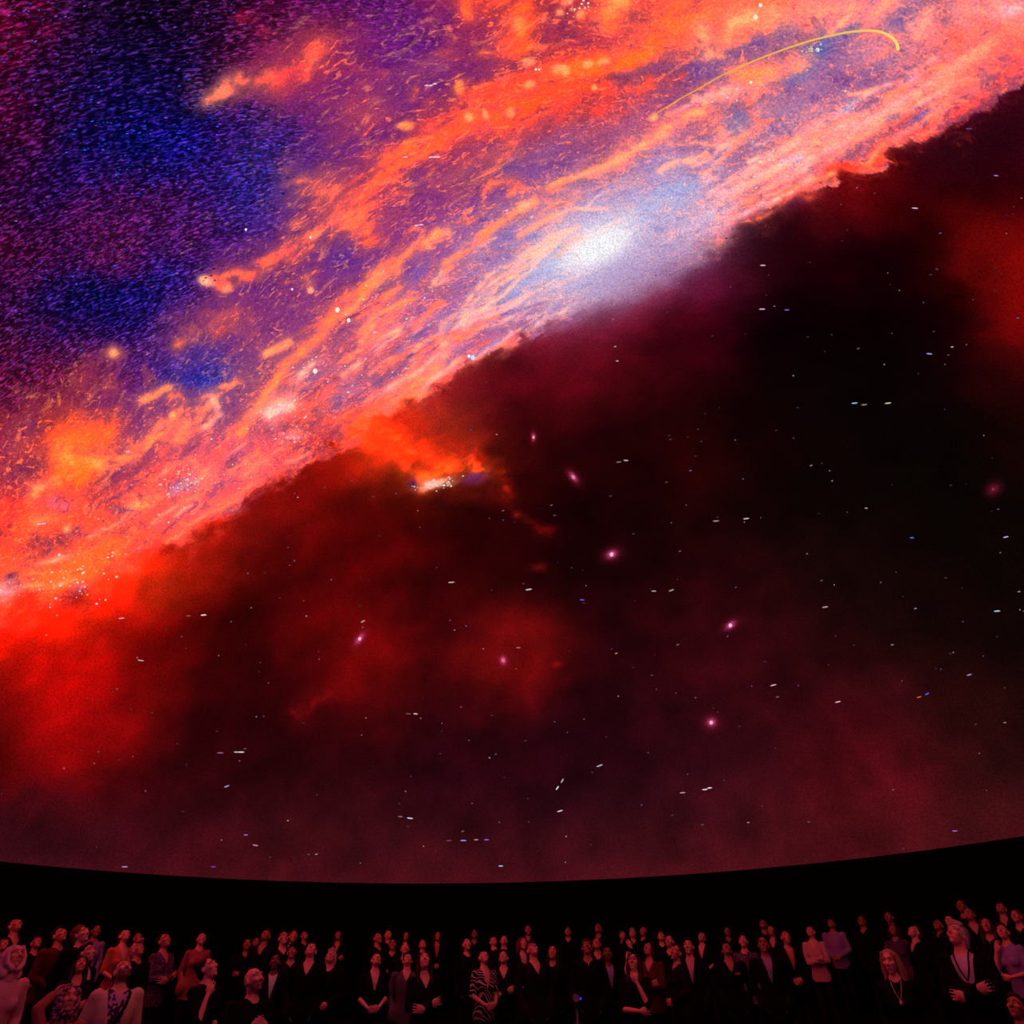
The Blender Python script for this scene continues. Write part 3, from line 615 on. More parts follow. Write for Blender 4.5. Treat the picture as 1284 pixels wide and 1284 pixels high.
while n < 560:                                              # sparkle in the disc: knots of young stars
    cx0, cy0, sp = rs.choice([(548, 606, 16), (545, 605, 14), (540, 607, 10), (8, 740, 16), (355, 512, 18), (370, 545, 16), (222, 608, 16), (240, 595, 18), (440, 534, 14), (520, 470, 22), (530, 490, 22), (590, 450, 14), (620, 350, 40), (570, 390, 35), (1000, 200, 16), (950, 225, 26), (1060, 150, 40), (1110, 110, 34),
                              (925, 118, 10), (725, 10, 10), (130, 700, 22), (60, 740, 40), (100, 735, 22), (480, 380, 40), (1022, 60, 6), (700, 270, 50), (870, 240, 60), (410, 480, 50), (180, 640, 60), (300, 560, 60), (255, 655, 40), (960, 190, 50)])
    x = rs.gauss(cx0, sp); y = rs.gauss(cy0, sp * .45) if cy0 < 600 or cx0 > 560 or cx0 < 500 else cy0 - (x - cx0) * .22 + rs.gauss(0, 2.6)
    if not above(x, y + 16) and (cx0, sp) not in ((548, 16), (545, 14), (540, 10), (125, 14), (130, 22), (60, 40), (100, 22)): continue
    q = rs.random() ** 2.5; mark(x, y, 1.4 + 2.6 * q, 1.2 + 1.2 * q, rs.uniform(0, 40), rs.choice(['fff0d8', 'ffe0b8', 'ffd8e8', 'e0d8ff', 'ffc890']), .75 + .25 * rs.random()); n += 1
for x, y, w_, h in [(308, 287, 3.2, 'f0e8ff'), (389, 297, 3, 'fff0e0'), (366, 362, 3, 'e0e0ff'), (395, 465, 6, 'fff0d8'), (423, 388, 6, 'fff0e0'), (437, 401, 5, 'fff0e8'), (593, 448, 6, 'c8e0ff'), (588, 446, 4, 'ffffff'), (1026, 61, 5, 'd0f0ff'), (1030, 54, 2.4, 'c0e8ff'), (672, 86, 3, 'fff0e8'), (676, 86, 2.4, 'fff'+'0e8'),
                    (669, 548, 3, 'f0a0b0'), (719, 598, 4, 'e080b8'), (767, 695, 5, 'f8b0d0'), (451, 801, 4, 'f8c0d0'), (631, 828, 4, 'ff6070'), (916, 784, 4.5, 'ffc0f0'), (892, 906, 4.5, 'ffb0c8'), (954, 5, 5, 'fff0e0'), (948, 20, 6, 'ffe8c8'), (942, 102, 4, 'fff0d8'), (1246, 613, 2, 'a04070')]:
    mark(x, y, w_, w_, 0, h)
for x, y in [(540, 196), (545, 196), (549, 196), (508, 196), (540, 106), (535, 106), (545, 104), (470, 416), (522, 282), (528, 281), (48, 657), (54, 656), (160, 566)]:
    mark(x, y, 6, 1.8, 4, 'f0c0d8')
sm = bpy.data.meshes.new('projected_stars'); sm.from_pydata(sv, [], sf); sm.update()
sca = sm.color_attributes.new('projection', 'FLOAT_COLOR', 'POINT')
arr = np.ones((len(sv), 4), np.float32); arr[:, :3] = lin(np.array(scol)); sca.data.foreach_set('color', arr.ravel())
st = obj('projected_stars', sm, M_STAR, dome); tag(st, 'tiny white and blue star dashes projected on the dome', kind='stuff')

tr = [(814, 146), (834, 134), (855, 121), (880, 107.5), (905, 93), (940, 77), (975, 63), (1010, 51), (1040, 43), (1065, 38), (1085, 36), (1100, 36.5), (1112, 40), (1121, 46), (1126, 53), (1127.5, 60)]
# smooth the path
tx = np.array([t[0] for t in tr]); ty = np.array([t[1] for t in tr]); tt = np.arange(len(tr), dtype=float)
fine = np.linspace(0, len(tr) - 1, 90)
def catmull(v, q):
    i = np.clip(np.floor(q).astype(int), 0, len(v) - 2); f = q - i
    p0 = v[np.maximum(i - 1, 0)]; p1 = v[i]; p2 = v[i + 1]; p3 = v[np.minimum(i + 2, len(v) - 1)]
    return .5 * (2 * p1 + (p2 - p0) * f + (2 * p0 - 5 * p1 + 4 * p2 - p3) * f ** 2 + (3 * p1 - p0 - 3 * p2 + p3) * f ** 3)
fx, fy = catmull(tx, fine), catmull(ty, fine)
op = dome_pt(fx, fy); on = (DOME_C - op); on /= np.linalg.norm(on, axis=1, keepdims=True)
tg = np.gradient(op, axis=0); tg /= np.linalg.norm(tg, axis=1, keepdims=True)
sdv = np.cross(on, tg); pxs = px_size(fx, fy)
ov, of, ocl = [], [], []
for i in range(90):
    wd = pxs[i] * (0.7 + 1.3 * (i / 89) ** 1.3)
    ov += [tuple(op[i] + on[i] * .03 - sdv[i] * wd), tuple(op[i] + on[i] * .05), tuple(op[i] + on[i] * .03 + sdv[i] * wd)]
    cA = hexc('e8983c') * (1 - i / 89) + hexc('f4e070') * (i / 89); ocl += [cA, cA, cA]
    if i: b = 3 * i; of += [(b - 3, b - 2, b + 1, b), (b - 2, b - 1, b + 2, b + 1)]
om = bpy.data.meshes.new('orbit_trace'); om.from_pydata(ov, [], of); om.update()
oca = om.color_attributes.new('projection', 'FLOAT_COLOR', 'POINT')
arr = np.ones((len(ov), 4), np.float32); arr[:, :3] = lin(np.array(ocl)); oca.data.foreach_set('color', arr.ravel())
ot = obj('orbit_trace', om, M_STAR, dome); tag(ot, 'thin yellow curved line drawn across the galaxy')

# ------------------------------------------------------------------ hall below the dome: wall, floor, standing terraces
M_WALL = mat('black_felt_wall', (0.0035, 0.0033, 0.0033), 0.95, 0.05, .3, 8)
M_FLOOR = mat('dark_carpet', (0.006, 0.005, 0.005), 0.95, 0.05, .3, 30)
def ring(name, r0, r1, z0, z1, m, n=192):
    v = []; f = []
    for i in range(n):
        a = 2 * math.pi * i / n; c, s = math.cos(a), math.sin(a)
        for r, z in ((r0, z0), (r0, z1), (r1, z1), (r1, z0)): v.append((DOME_C[0] + r * c, DOME_C[1] + r * s, z))
    for i in range(n):
        j = (i + 1) % n
        for q in range(4): f.append((4 * i + q, 4 * j + q, 4 * j + (q + 1) % 4, 4 * i + (q + 1) % 4))
    m_ = bpy.data.meshes.new(name); m_.from_pydata(v, [], f); m_.update()
    return tag(obj(name, m_, m), kind='structure')
tag(ring('wall_back', DOME_R, DOME_R + .2, 0, DOME_C[2] - .06, M_WALL), 'black circular wall under the rim of the dome')
tag(ring('trim_1', DOME_R - .03, DOME_R + .2, DOME_C[2] - .06, DOME_C[2], M_WALL), 'black rim carrying the lower edge of the dome')
fm = bpy.data.meshes.new('floor'); n = 128
vv = [(DOME_C[0] + (DOME_R + .2) * math.cos(2 * math.pi * i / n), DOME_C[1] + (DOME_R + .2) * math.sin(2 * math.pi * i / n), 0) for i in range(n)]
vv += [(x, y, -.2) for x, y, z in vv]
fm.from_pydata(vv, [], [tuple(range(n))] + [tuple(range(2 * n - 1, n - 1, -1))] + [(i, n + i, n + (i + 1) % n, (i + 1) % n) for i in range(n)]); fm.update()
tag(obj('floor', fm, M_FLOOR), 'dark carpeted floor of the dome hall', kind='structure')
TC = np.array([0.0, 1.0]); TIER = [(7.6, .15), (9.4, .30), (11.2, .45), (13.0, .60), (14.8, .75)]
def floor_h(x, y):
    r = math.hypot(x - TC[0], y - TC[1]); h = 0
    for e, z in TIER:
        if r >= e: h = z
    return h
for e, z in TIER:
    v = []; f = []
    angs = np.linspace(math.radians(-10), math.radians(190), 160); keep = []
    for a in angs:
        d = np.array([math.cos(a), math.sin(a)]); o = TC - DOME_C[:2]
        b = o @ d; t = -b + math.sqrt(b * b - o @ o + DOME_R ** 2)
        if t > e + .02: keep.append((d, t))
    for d, t in keep:
        for r, zz in ((e, z - .15), (e, z), (t, z), (t, z - .15)): v.append((TC[0] + d[0] * r, TC[1] + d[1] * r, zz))
    for i in range(len(keep) - 1):
        for q in range(4): f.append((4 * i + q, 4 * i + (q + 1) % 4, 4 * i + 4 + (q + 1) % 4, 4 * i + 4 + q))
    L = 4 * (len(keep) - 1); f += [(0, 3, 2, 1), (L, L + 1, L + 2, L + 3)]
    m_ = bpy.data.meshes.new('floor_terrace'); m_.from_pydata(v, [], f); m_.update()
    tag(obj('floor_terrace', m_, M_FLOOR), 'low curved carpeted terrace step', kind='structure')
# ------------------------------------------------------------------ people: one continuous body each, hair and clothing as parts
def ico(bm, c, r, Mx=None, sub=2):
    """ellipsoid; c, r in the space of Mx"""
    T = Matrix.Translation(Vector(c)) @ Matrix.Diagonal((*(r if hasattr(r, '__len__') else (r, r, r)), 1))
    bmesh.ops.create_icosphere(bm, subdivisions=sub, radius=1.0, matrix=(Mx @ T) if Mx else T)

def tube(bm, pts, rad, Mx=None, n=12, flat=None):
    """closed tapered tube through pts with round ends; flat = (rx, ry) multipliers of the ring"""
    pts = [Vector(p) for p in pts]
    if Mx: pts = [Mx @ p for p in pts]
    rings = []
    for i, p in enumerate(pts):
        t = (pts[min(i + 1, len(pts) - 1)] - pts[max(i - 1, 0)]).normalized()
        a = Vector((1, 0, 0)) if abs(t.x) < .8 else Vector((0, 1, 0))
        u = (a - t * a.dot(t)).normalized(); v = t.cross(u)
        fx, fy = flat if flat else (1, 1)
        rings.append([bm.verts.new(p + (u * math.cos(k * 2 * math.pi / n) * fx + v * math.sin(k * 2 * math.pi / n) * fy) * rad[i]) for k in range(n)])
    for a, b in zip(rings, rings[1:]):
        for k in range(n): bm.faces.new((a[k], a[(k + 1) % n], b[(k + 1) % n], b[k]))
    bm.faces.new(rings[0][::-1]); bm.faces.new(rings[-1])
    if not flat:
        for p, r in zip(pts, rad): ico(bm, p, r * .995, None, 2)

def loft(bm, rings, n=24):
    """rings: (z, rx, ry, cx, cy)"""
    R = []
    for z, rx, ry, cx, cy in rings:
        R.append([bm.verts.new((cx + rx * math.cos(2 * math.pi * k / n), cy + ry * math.sin(2 * math.pi * k / n), z)) for k in range(n)])
    for a, b in zip(R, R[1:]):
        for k in range(n): bm.faces.new((a[k], a[(k + 1) % n], b[(k + 1) % n], b[k]))
    bm.faces.new(R[0][::-1]); bm.faces.new(R[-1])

def fuse(bm, name, voxel, ratio, smooth_it=3):
    """melt overlapping pieces into one skin, soften, thin out"""
    bmesh.ops.recalc_face_normals(bm, faces=bm.faces)
    m = bpy.data.meshes.new(name + '_raw'); bm.to_mesh(m); bm.free()
    o = bpy.data.objects.new(name + '_raw', m); C.objects.link(o)
    r = o.modifiers.new('r', 'REMESH'); r.mode = 'VOXEL'; r.voxel_size = voxel; r.use_smooth_shade = True
    s = o.modifiers.new('s', 'SMOOTH'); s.factor = .5; s.iterations = smooth_it
    d = o.modifiers.new('d', 'DECIMATE'); d.ratio = ratio
    dg = bpy.context.evaluated_depsgraph_get()
    res = bpy.data.meshes.new_from_object(o.evaluated_get(dg))
    res.name = name
    bpy.data.objects.remove(o); bpy.data.meshes.remove(m)
    res.polygons.foreach_set('use_smooth', np.ones(len(res.polygons), bool))
    return res

def head_matrix(tilt, yaw, roll=0.0):
    return Matrix.Translation((0, .012, 1.528)) @ Matrix.Rotation(math.radians(yaw), 4, 'Z') @ Matrix.Rotation(math.radians(roll), 4, 'Y') @ Matrix.Rotation(-math.radians(tilt), 4, 'X') @ Matrix.Translation((0, -.022, .085))

ARMS = {
    'pocket':  [((-.262, .045, 1.13), (-.185, -.055, .955), (.25, -.35, -.9), (1, 0, 0)), ((.262, .045, 1.13), (.185, -.055, .955), (-.25, -.35, -.9), (-1, 0, 0))],
    'chest':   [((-.255, -.04, 1.14), (-.085, -.235, 1.25), (.8, -.1, .35), (0, 1, 0)), ((.255, -.04, 1.14), (.085, -.25, 1.24), (-.8, -.1, .4), (0, 1, 0))],   # elbow, wrist, finger direction, palm normal for the -x and +x arm
    'down':    [((-.235, .03, 1.13), (-.235, -.04, .885), (0, -.15, -1), (1, 0, 0)), ((.235, .03, 1.13), (.235, -.04, .885), (0, -.15, -1), (-1, 0, 0))],
    'clasp':   [((-.245, .0, 1.13), (-.085, -.205, 1.01), (.9, -.25, -.1), (0, 1, 0)), ((.245, .0, 1.13), (.085, -.22, 1.02), (-.9, -.25, -.15), (0, 1, 0))],
    'crossed': [((-.235, -.06, 1.13), (.06, -.215, 1.17), (.9, .1, .25), (0, 1, 0)), ((.235, -.06, 1.13), (-.04, -.25, 1.12), (-.95, .1, .1), (0, 1, 0))],
    'chin':    [((-.225, -.05, 1.11), (.07, -.225, 1.10), (.95, .05, .05), (0, 1, 0)), ((.185, -.185, 1.13), (.075, -.165, 1.36), (-.35, .1, .9), (0, 1, 0))],
    'mouth':   [((-.225, -.05, 1.11), (.07, -.225, 1.10), (.95, .05, .05), (0, 1, 0)), ((.18, -.20, 1.16), (.06, -.185, 1.40), (-.3, .05, .9), (0, 1, 0))],
    'phone':   [((-.235, -.03, 1.12), (-.06, -.27, 1.17), (.35, -.4, .75), (.3, .8, 0)), ((.235, -.03, 1.12), (.06, -.27, 1.15), (-.35, -.4, .75), (-.3, .8, 0))],
    'behind':  [((-.27, .02, 1.55), (-.13, .10, 1.66), (.8, .3, .25), (0, -1, 0)), ((.24, .0, 1.13), (.1, -.2, 1.02), (-.9, -.2, -.1), (0, 1, 0))],
    'cheek':   [((-.19, -.19, 1.12), (-.10, -.155, 1.38), (.3, .15, .9), (.4, .8, 0)), ((.245, .0, 1.12), (.02, -.23, 1.06), (-.95, -.1, .05), (0, 1, 0))],
}
def hand(bm, wr, d, nrm, side, curl=.5):
    d = Vector(d).normalized(); nrm = Vector(nrm); nrm = (nrm - d * nrm.dot(d)).normalized(); s = d.cross(nrm) * side
    wr = Vector(wr); B = Matrix((s, d, nrm)).transposed().to_4x4()
    Mx = Matrix.Translation(wr) @ B
    ico(bm, (0, .05, 0), (.045, .052, .018), Mx, 2)
    for k, (x, L, r) in enumerate(((-.036, .062, .0078), (-.0125, .074, .0082), (.0125, .080, .0084), (.037, .072, .0080))):
        b = Vector((x * 1.02, .088, 0)); c1 = curl * (.7 + .1 * k)
        p1 = b + Vector((x * 3.0, math.cos(c1 * .6), math.sin(c1 * .6))) * L * .5
        p2 = p1 + Vector((0, math.cos(c1 * 1.5), math.sin(c1 * 1.5))) * L * .3
        p3 = p2 + Vector((0, math.cos(c1 * 2.2), math.sin(c1 * 2.2))) * L * .24
        tube(bm, [b - Vector((0, .02, 0)), b, p1, p2, p3], [r, r, r * .95, r * .9, r * .75], Mx, 8)
    tube(bm, [(.030, .018, .004), (.050, .045, .012), (.052, .072, .02), (.046, .092, .026)], [.013, .0115, .010, .008], Mx, 8)
    return Mx @ Vector((0, .06, 0))

def head_bits(bm, H):
    ico(bm, (0, .018, .030), (.0735, .094, .088), H, 3)        # skull
    ico(bm, (0, -.028, -.026), (.060, .062, .092), H, 3)       # face
    ico(bm, (0, -.020, -.062), (.056, .056, .046), H, 2)       # jaw
    ico(bm, (0, -.070, -.101), (.024, .020, .020), H, 2)       # chin
    tube(bm, [(0, -.086, .022), (0, -.101, -.010), (0, -.110, -.030)], [.008, .0115, .0145], H, 10)
    for sx in (-1, 1):
        ico(bm, (sx * .0135, -.097, -.035), (.0105, .012, .010), H, 2)
        ico(bm, (sx * .041, -.060, -.020), (.026, .028, .026), H, 2)
        ico(bm, (sx * .075, .012, -.004), (.011, .020, .034), H, 2)
        tube(bm, [(sx * .010, -.085, .036), (sx * .034, -.081, .040), (sx * .054, -.062, .032)], [.010, .0115, .009], H, 8)
        ico(bm, (sx * .031, -.071, .012), (.015, .014, .012), H, 2)    # eyeballs under the lids
    tube(bm, [(-.024, -.082, -.064), (0, -.094, -.060), (.024, -.082, -.064)], [.006, .0095, .006], H, 8)
    tube(bm, [(-.022, -.080, -.073), (0, -.092, -.073), (.022, -.080, -.073)], [.006, .0095, .006], H, 8)

class Variant: pass
def make_variant(name, sex='m', arms='pocket', tilt=32, yaw=0, roll=0, garment='jacket', beard=0.0, heavy=1.0, hem=.78, vz=None, vw=None, bare=False, vwid=None):
    if arms == 'pocket': hem = .72
    V = Variant(); V.H = H = head_matrix(tilt, yaw, roll); V.sex = sex; V.arms = arms
    sh = .188 if sex == 'm' else .165; bw = heavy * (1.0 if sex == 'm' else .92); hp = 1.0 if sex == 'm' else 1.04
    torso = [(.80, .150 * hp, .105, 0, .01), (.90, .165 * hp, .115, 0, .012), (1.0, .150 * bw, .105 * heavy, 0, .006), (1.10, .142 * bw, .102 * heavy, 0, 0), (1.22, .160 * bw, .118 * heavy, 0, -.004),
             (1.32, .172 * bw, .118, 0, .0), (1.39, .165 * bw, .098, 0, .008), (1.435, .120 * bw, .078, 0, .014), (1.47, .075, .064, 0, .018), (1.50, .056, .057, 0, .018)]
    A = ARMS[arms]; S = [(-sh, .012, 1.395), (sh, .012, 1.395)]
    def build(bm, off, hands):
        loft(bm, ([(.68, .158 * hp + off, .112 + off, 0, .01)] if off and arms == 'pocket' else []) + [(z, rx + off, ry + off, cx, cy) for z, rx, ry, cx, cy in torso])
        if sex == 'f':
            for sx in (-1, 1): ico(bm, (sx * .070, -.085, 1.245), (.068 + off, .055 + off, .062 + off))
        ra = 1.0 if sex == 'm' else .86
        if hands: V.hands = []
        for q, (e, w, d, nr) in enumerate(A):
            k = sh / .188
            e = (e[0] * (k if abs(e[0]) > .2 else 1), e[1], e[2])
            ico(bm, S[q], .062 * ra + off)
            tube(bm, [S[q], e], [.056 * ra + off, .043 * ra + off])
            we = Vector(e).lerp(Vector(w), .96 if hands else .93)
            if hands or not bare: tube(bm, [e, tuple(we)], [.044 * ra + off, .028 * ra + off + (0 if hands else .004)])
            if not hands and arms == 'pocket': ico(bm, (w[0] * .98, w[1] - .02, w[2] - .065), (.085, .085, .13))
            if hands:
                tube(bm, [tuple(Vector(e).lerp(Vector(w), .9)), w], [.028 * ra, .026 * ra])
                V.hands.append(hand(bm, w, d, nr, -1 if q == 0 else 1))
    bm = bmesh.new(); build(bm, 0, True)
    for sx in (-1, 1):
        tube(bm, [(sx * .085, .01, .88), (sx * .095, -.005, .50), (sx * .100, .015, .10)], [.088 * hp, .058, .040], None, 14)
        ico(bm, (sx * .108, -.035, .047), (.044, .125, .047)); ico(bm, (sx * .106, .045, .055), (.038, .045, .05))
    # neck and head
    top = H @ Vector((0, .03, -.05))
    tube(bm, [(0, .022, 1.42), (0, .018, 1.49), tuple(top)], [.068, .057 if sex == 'm' else .050, .056 if sex == 'm' else .050], None, 14)
    head_bits(bm, H)
    me_ = fuse(bm, name + '_body', .0072, .30, 2)
    zmin = min(v.co.z for v in me_.vertices)
    for v in me_.vertices: v.co.z = max(v.co.z - (zmin if zmin < 0 else 0), 0.0)
    # regions
    n = len(me_.polygons); cen = np.empty(n * 3, np.float32); me_.polygons.foreach_get('center', cen); cen = cen.reshape(-1, 3)
    HI = np.array(H.inverted())
    hc = cen @ HI[:3, :3].T + HI[:3, 3]
    reg = np.full(n, 1, np.int32)
    reg[cen[:, 2] < .90] = 2; reg[cen[:, 2] < .085] = 3
    vzz = vz if vz else {'jacket': 1.40, 'vneck': 1.31, 'sweater': 1.42, 'coat': 1.40}[garment]
    V.vz = vzz
    neckline = np.where(cen[:, 1] < .02, vzz + np.abs(cen[:, 0]) * (1.475 - vzz) / .085, 1.465)
    arm_free = np.abs(cen[:, 0]) < .12
    reg[(cen[:, 2] > np.minimum(neckline, 1.478)) & arm_free & (cen[:, 1] > -.16)] = 0
    reg[(np.linalg.norm(hc, axis=1) < .150)] = 0
    for q, (e, w, d, nr) in enumerate(A):
        wv = np.array(w); dv_ = np.array(Vector(d).normalized()); rel = cen - wv
        reg[(rel @ dv_ > -.03) & (np.linalg.norm(rel, axis=1) < .22)] = np.where(
            np.linalg.norm(rel - np.outer(np.clip(rel @ dv_, 0, .2), dv_), axis=1)[(rel @ dv_ > -.03) & (np.linalg.norm(rel, axis=1) < .22)] < .075, 0, reg[(rel @ dv_ > -.03) & (np.linalg.norm(rel, axis=1) < .22)])
    if bare:
        for e, w, d, nr in A:
            a_, b_ = np.array(e), np.array(w); t_ = np.clip((cen - a_) @ (b_ - a_) / ((b_ - a_) @ (b_ - a_)), 0, 1)
            reg[(np.linalg.norm(cen - a_ - t_[:, None] * (b_ - a_), axis=1) < .052) & (t_ > .08)] = 0
    for _ in range(4): me_.materials.append(None)
    me_.polygons.foreach_set('material_index', reg)
    nv = len(me_.vertices); co = np.empty(nv * 3, np.float32); me_.vertices.foreach_get('co', co); co = co.reshape(-1, 3)
    h = co @ HI[:3, :3].T + HI[:3, 3]
    tint = np.ones((nv, 4), np.float32)
    def dab(c, r, col_, k=1.0):
        for sx in (-1, 1):
            d = np.sqrt((((h - np.array([c[0] * sx, c[1], c[2]])) / np.array(r)) ** 2).sum(1))
            a = (np.clip(1.6 - d * 1.3, 0, 1) * k)[:, None]
            tint[:, :3] = tint[:, :3] * (1 - a) + np.array(col_) * a
            if c[0] == 0: break
    if beard:
        bz = smooth(-.022, -.05, h[:, 2]) * smooth(.05, .02, h[:, 1]) * smooth(-.135, -.11, h[:, 2]); a = (beard * bz)[:, None]
        tint[:, :3] = tint[:, :3] * (1 - a) + np.array((.16, .13, .12)) * a
    dab((0, -.090, -.068), (.024, .02, .010), (.72, .40, .42), .8)
    dab((.031, -.083, .012), (.016, .02, .008), (.10, .08, .08), .95)
    dab((.034, -.088, .038), (.024, .02, .006), (.25, .2, .18), .8)
    dab((.009, -.108, -.043), (.006, .012, .006), (.2, .1, .1), .8)
    ta = me_.color_attributes.new('tint', 'FLOAT_COLOR', 'POINT'); ta.data.foreach_set('color', tint.ravel())
    V.body = me_
    # garment
    bm = bmesh.new(); build(bm, .013 if garment != 'jacket' else .018, False)
    gm = fuse(bm, name + '_' + garment, .011, .45, 2)
    gb = bmesh.new(); gb.from_mesh(gm)
    vg = vw if vw else {'jacket': 1.12, 'vneck': 1.31, 'sweater': 1.41, 'coat': 1.30}[garment]
    kill = []
    for f in gb.faces:
        c = f.calc_center_median()
        near_arm = False
        for q, (e, w, d, nr) in enumerate(A):
            a_, b_ = Vector(e), Vector(w); t = max(0, min(1, (c - a_).dot(b_ - a_) / (b_ - a_).length_squared))
            if (c - a_.lerp(b_, t)).length < .075: near_arm = True
        if c.z < hem and not near_arm: kill.append(f); continue
        if near_arm: continue
        wid = vwid or (.085 if garment != 'jacket' else .075)
        lim = vg + abs(c.x) * (1.49 - vg) / wid
        if c.y < .0 and abs(c.x) < .11 and c.z > min(lim, 1.485): kill.append(f)
        elif c.z > 1.475 and abs(c.x) < .12: kill.append(f)
    bmesh.ops.delete(gb, geom=kill, context='FACES')
    for _ in range(8):                                   # clean hems and necklines
        mv = {}
        for v in gb.verts:
            nb_ = [e.other_vert(v) for e in v.link_edges if e.is_boundary]
            if len(nb_) == 2: mv[v] = v.co * .5 + (nb_[0].co + nb_[1].co) * .25
        for v, c in mv.items(): v.co = c
    gb.to_mesh(gm); gb.free(); gm.materials.append(None)
    V.garment = gm; V.gname = {'jacket': 'jacket', 'vneck': 'top', 'sweater': 'sweater', 'coat': 'coat'}[garment]
    return V

# ---- hair and headwear, modelled in head space
def hair_mesh(kind):
    bm = bmesh.new(); I = Matrix.Identity(4)
    def cap(k=1.0, front=0.0):
        ico(bm, (0, .030 - front, .046), (.0825 * k, .093 * k, .082 * k), I, 3)
        ico(bm, (0, .055, .0), (.078 * k, .062 * k, .085 * k), I, 3)
    if kind == 'short': cap(); tube(bm, [(-.05, -.045, .098), (0, -.055, .108), (.05, -.045, .098)], [.016, .02, .016], I)
    elif kind == 'crop': cap(.965)
    elif kind == 'grey_swept':
        cap(1.02); tube(bm, [(-.055, -.04, .09), (.0, -.06, .11), (.06, -.03, .10)], [.02, .026, .02], I); ico(bm, (0, .09, .02), (.06, .05, .07), I)
        for sx in (-1, 1): tube(bm, [(sx * .074, -.01, .04), (sx * .078, .03, -.03), (sx * .06, .07, -.07)], [.016, .018, .02], I)
    elif kind in ('long', 'bob'):
        L = -.27 if kind == 'long' else -.12
        cap(1.03)
        for sx in (-1, 1):
            tube(bm, [(sx * .052, -.052, .082), (sx * .078, -.022, .02), (sx * .086, .008, -.08), (sx * .090, .03, L)], [.018, .022, .028, .02], I)
            tube(bm, [(sx * .065, .04, .05), (sx * .085, .06, -.06), (sx * .08, .085, L)], [.035, .038, .026], I)
        tube(bm, [(0, .08, .06), (0, .11, -.06), (0, .125, L)], [.06, .06, .04], I)
    elif kind == 'bun': cap(1.0); ico(bm, (0, .10, .105), .045, I)
    elif kind == 'curly':
        cap(1.05); r_ = random.Random(3)
        for _ in range(46):
            a = r_.uniform(0, 6.28); e = r_.uniform(-.1, 1.4); x, y, z = math.cos(a) * math.cos(e), math.sin(a) * math.cos(e), math.sin(e)
            if y < -.55 and z < .75: continue
            ico(bm, (x * .092, .03 + y * .098, .035 + z * .092), r_.uniform(.018, .028), I, 1)
    elif kind == 'cap':
        cap(1.05); 
        loft2 = [(-.088, .075), (-.15, .068)]
        tube(bm, [(-.058, -.085, .078), (0, -.155, .076), (.058, -.085, .078)], [.014, .014, .014], I); tube(bm, [(-.04, -.07, .08), (0, -.125, .08), (.04, -.07, .08)], [.016, .016, .016], I); ico(bm, (0, -.09, .08), (.06, .05, .012), I)
    elif kind == 'beanie': cap(1.06, .012); tube(bm, [(-.07, -.05, .062), (0, -.085, .066), (.07, -.05, .062)], [.018, .019, .018], I); ico(bm, (0, .03, .125), (.05, .05, .03), I)
    elif kind in ('hood', 'headscarf'):
        k = 1.12 if kind == 'hood' else 1.06
        cap(k)
        for sx in (-1, 1): tube(bm, [(sx * .05, -.055, .085), (sx * .085, -.045, .01), (sx * .075, -.045, -.08), (sx * .03, -.06, -.135)], [.02, .022, .026, .028], I)
        tube(bm, [(0, .05, .0), (0, .075, -.1), (0, .06, -.17)], [.085, .085, .09], I)
        for sx in (-1, 1): tube(bm, [(sx * .08, .02, .03), (sx * .085, .03, -.08), (sx * .07, .0, -.155)], [.03, .035, .04], I)
    m = fuse(bm, 'hair_' + kind, .009, .45, 2)
    # strands: ripple along the length
    for v in m.vertices:
        v.co += v.normal * .0022 * math.sin(v.co.x * 260 + 1.7 * math.sin(v.co.z * 40)) * (0.4 if kind in ('cap', 'beanie', 'hood', 'headscarf') else 1)
    m.materials.append(None)
    return m
HAIR = {}
def get_hair(k):
    if k not in HAIR: HAIR[k] = hair_mesh(k)
    return HAIR[k]

def glasses_mesh():
    bm = bmesh.new()
    for sx in (-1, 1):
        pts = [(sx * .033 + .023 * math.cos(a), -.104 + .006 * abs(math.cos(a)), .010 + .018 * math.sin(a)) for a in np.linspace(0, 2 * math.pi, 17)]
        for p, q in zip(pts, pts[1:]): tube(bm, [p, q], [.0026, .0026], None, 6, (1, 1))
        tube(bm, [(sx * .056, -.098, .014), (sx * .078, -.02, .014), (sx * .080, .02, .006)], [.0026] * 3, None, 6, (1, 1))
    tube(bm, [(-.010, -.106, .014), (.010, -.106, .014)], [.0026, .0026], None, 6, (1, 1))
    m = bpy.data.meshes.new('glasses'); bm.to_mesh(m); bm.free(); m.materials.append(None); return m
GLASSES = glasses_mesh()
MASKM = None

# ---- materials
def skin_mat(name, c):
    m = mat(name, c, .5, .35); nt = m.node_tree; b = nt.nodes['Principled BSDF']
    at = nt.nodes.new('ShaderNodeVertexColor'); at.layer_name = 'tint'
    vm = nt.nodes.new('ShaderNodeVectorMath'); vm.operation = 'MULTIPLY'; vm.inputs[1].default_value = c
    nt.links.new(at.outputs[0], vm.inputs[0]); nt.links.new(vm.outputs[0], b.inputs['Base Color'])
    return m
SKIN = {'fair': skin_mat('skin_fair', (.80, .38, .29)), 'mid': skin_mat('skin_mid', (.64, .26, .18)), 'tan': skin_mat('skin_tan', (.45, .18, .115)), 'deep': skin_mat('skin_deep', (.20, .09, .055))}
HAIRM = {'black': mat('hair_black', (.010, .008, .007), .6, .2), 'brown': mat('hair_brown', (.045, .024, .015), .6, .2), 'blond': mat('hair_blond', (.42, .27, .15), .6, .2), 'grey': mat('hair_grey', (.42, .38, .37), .6, .2), 'auburn': mat('hair_auburn', (.16, .05, .025), .6, .2)}
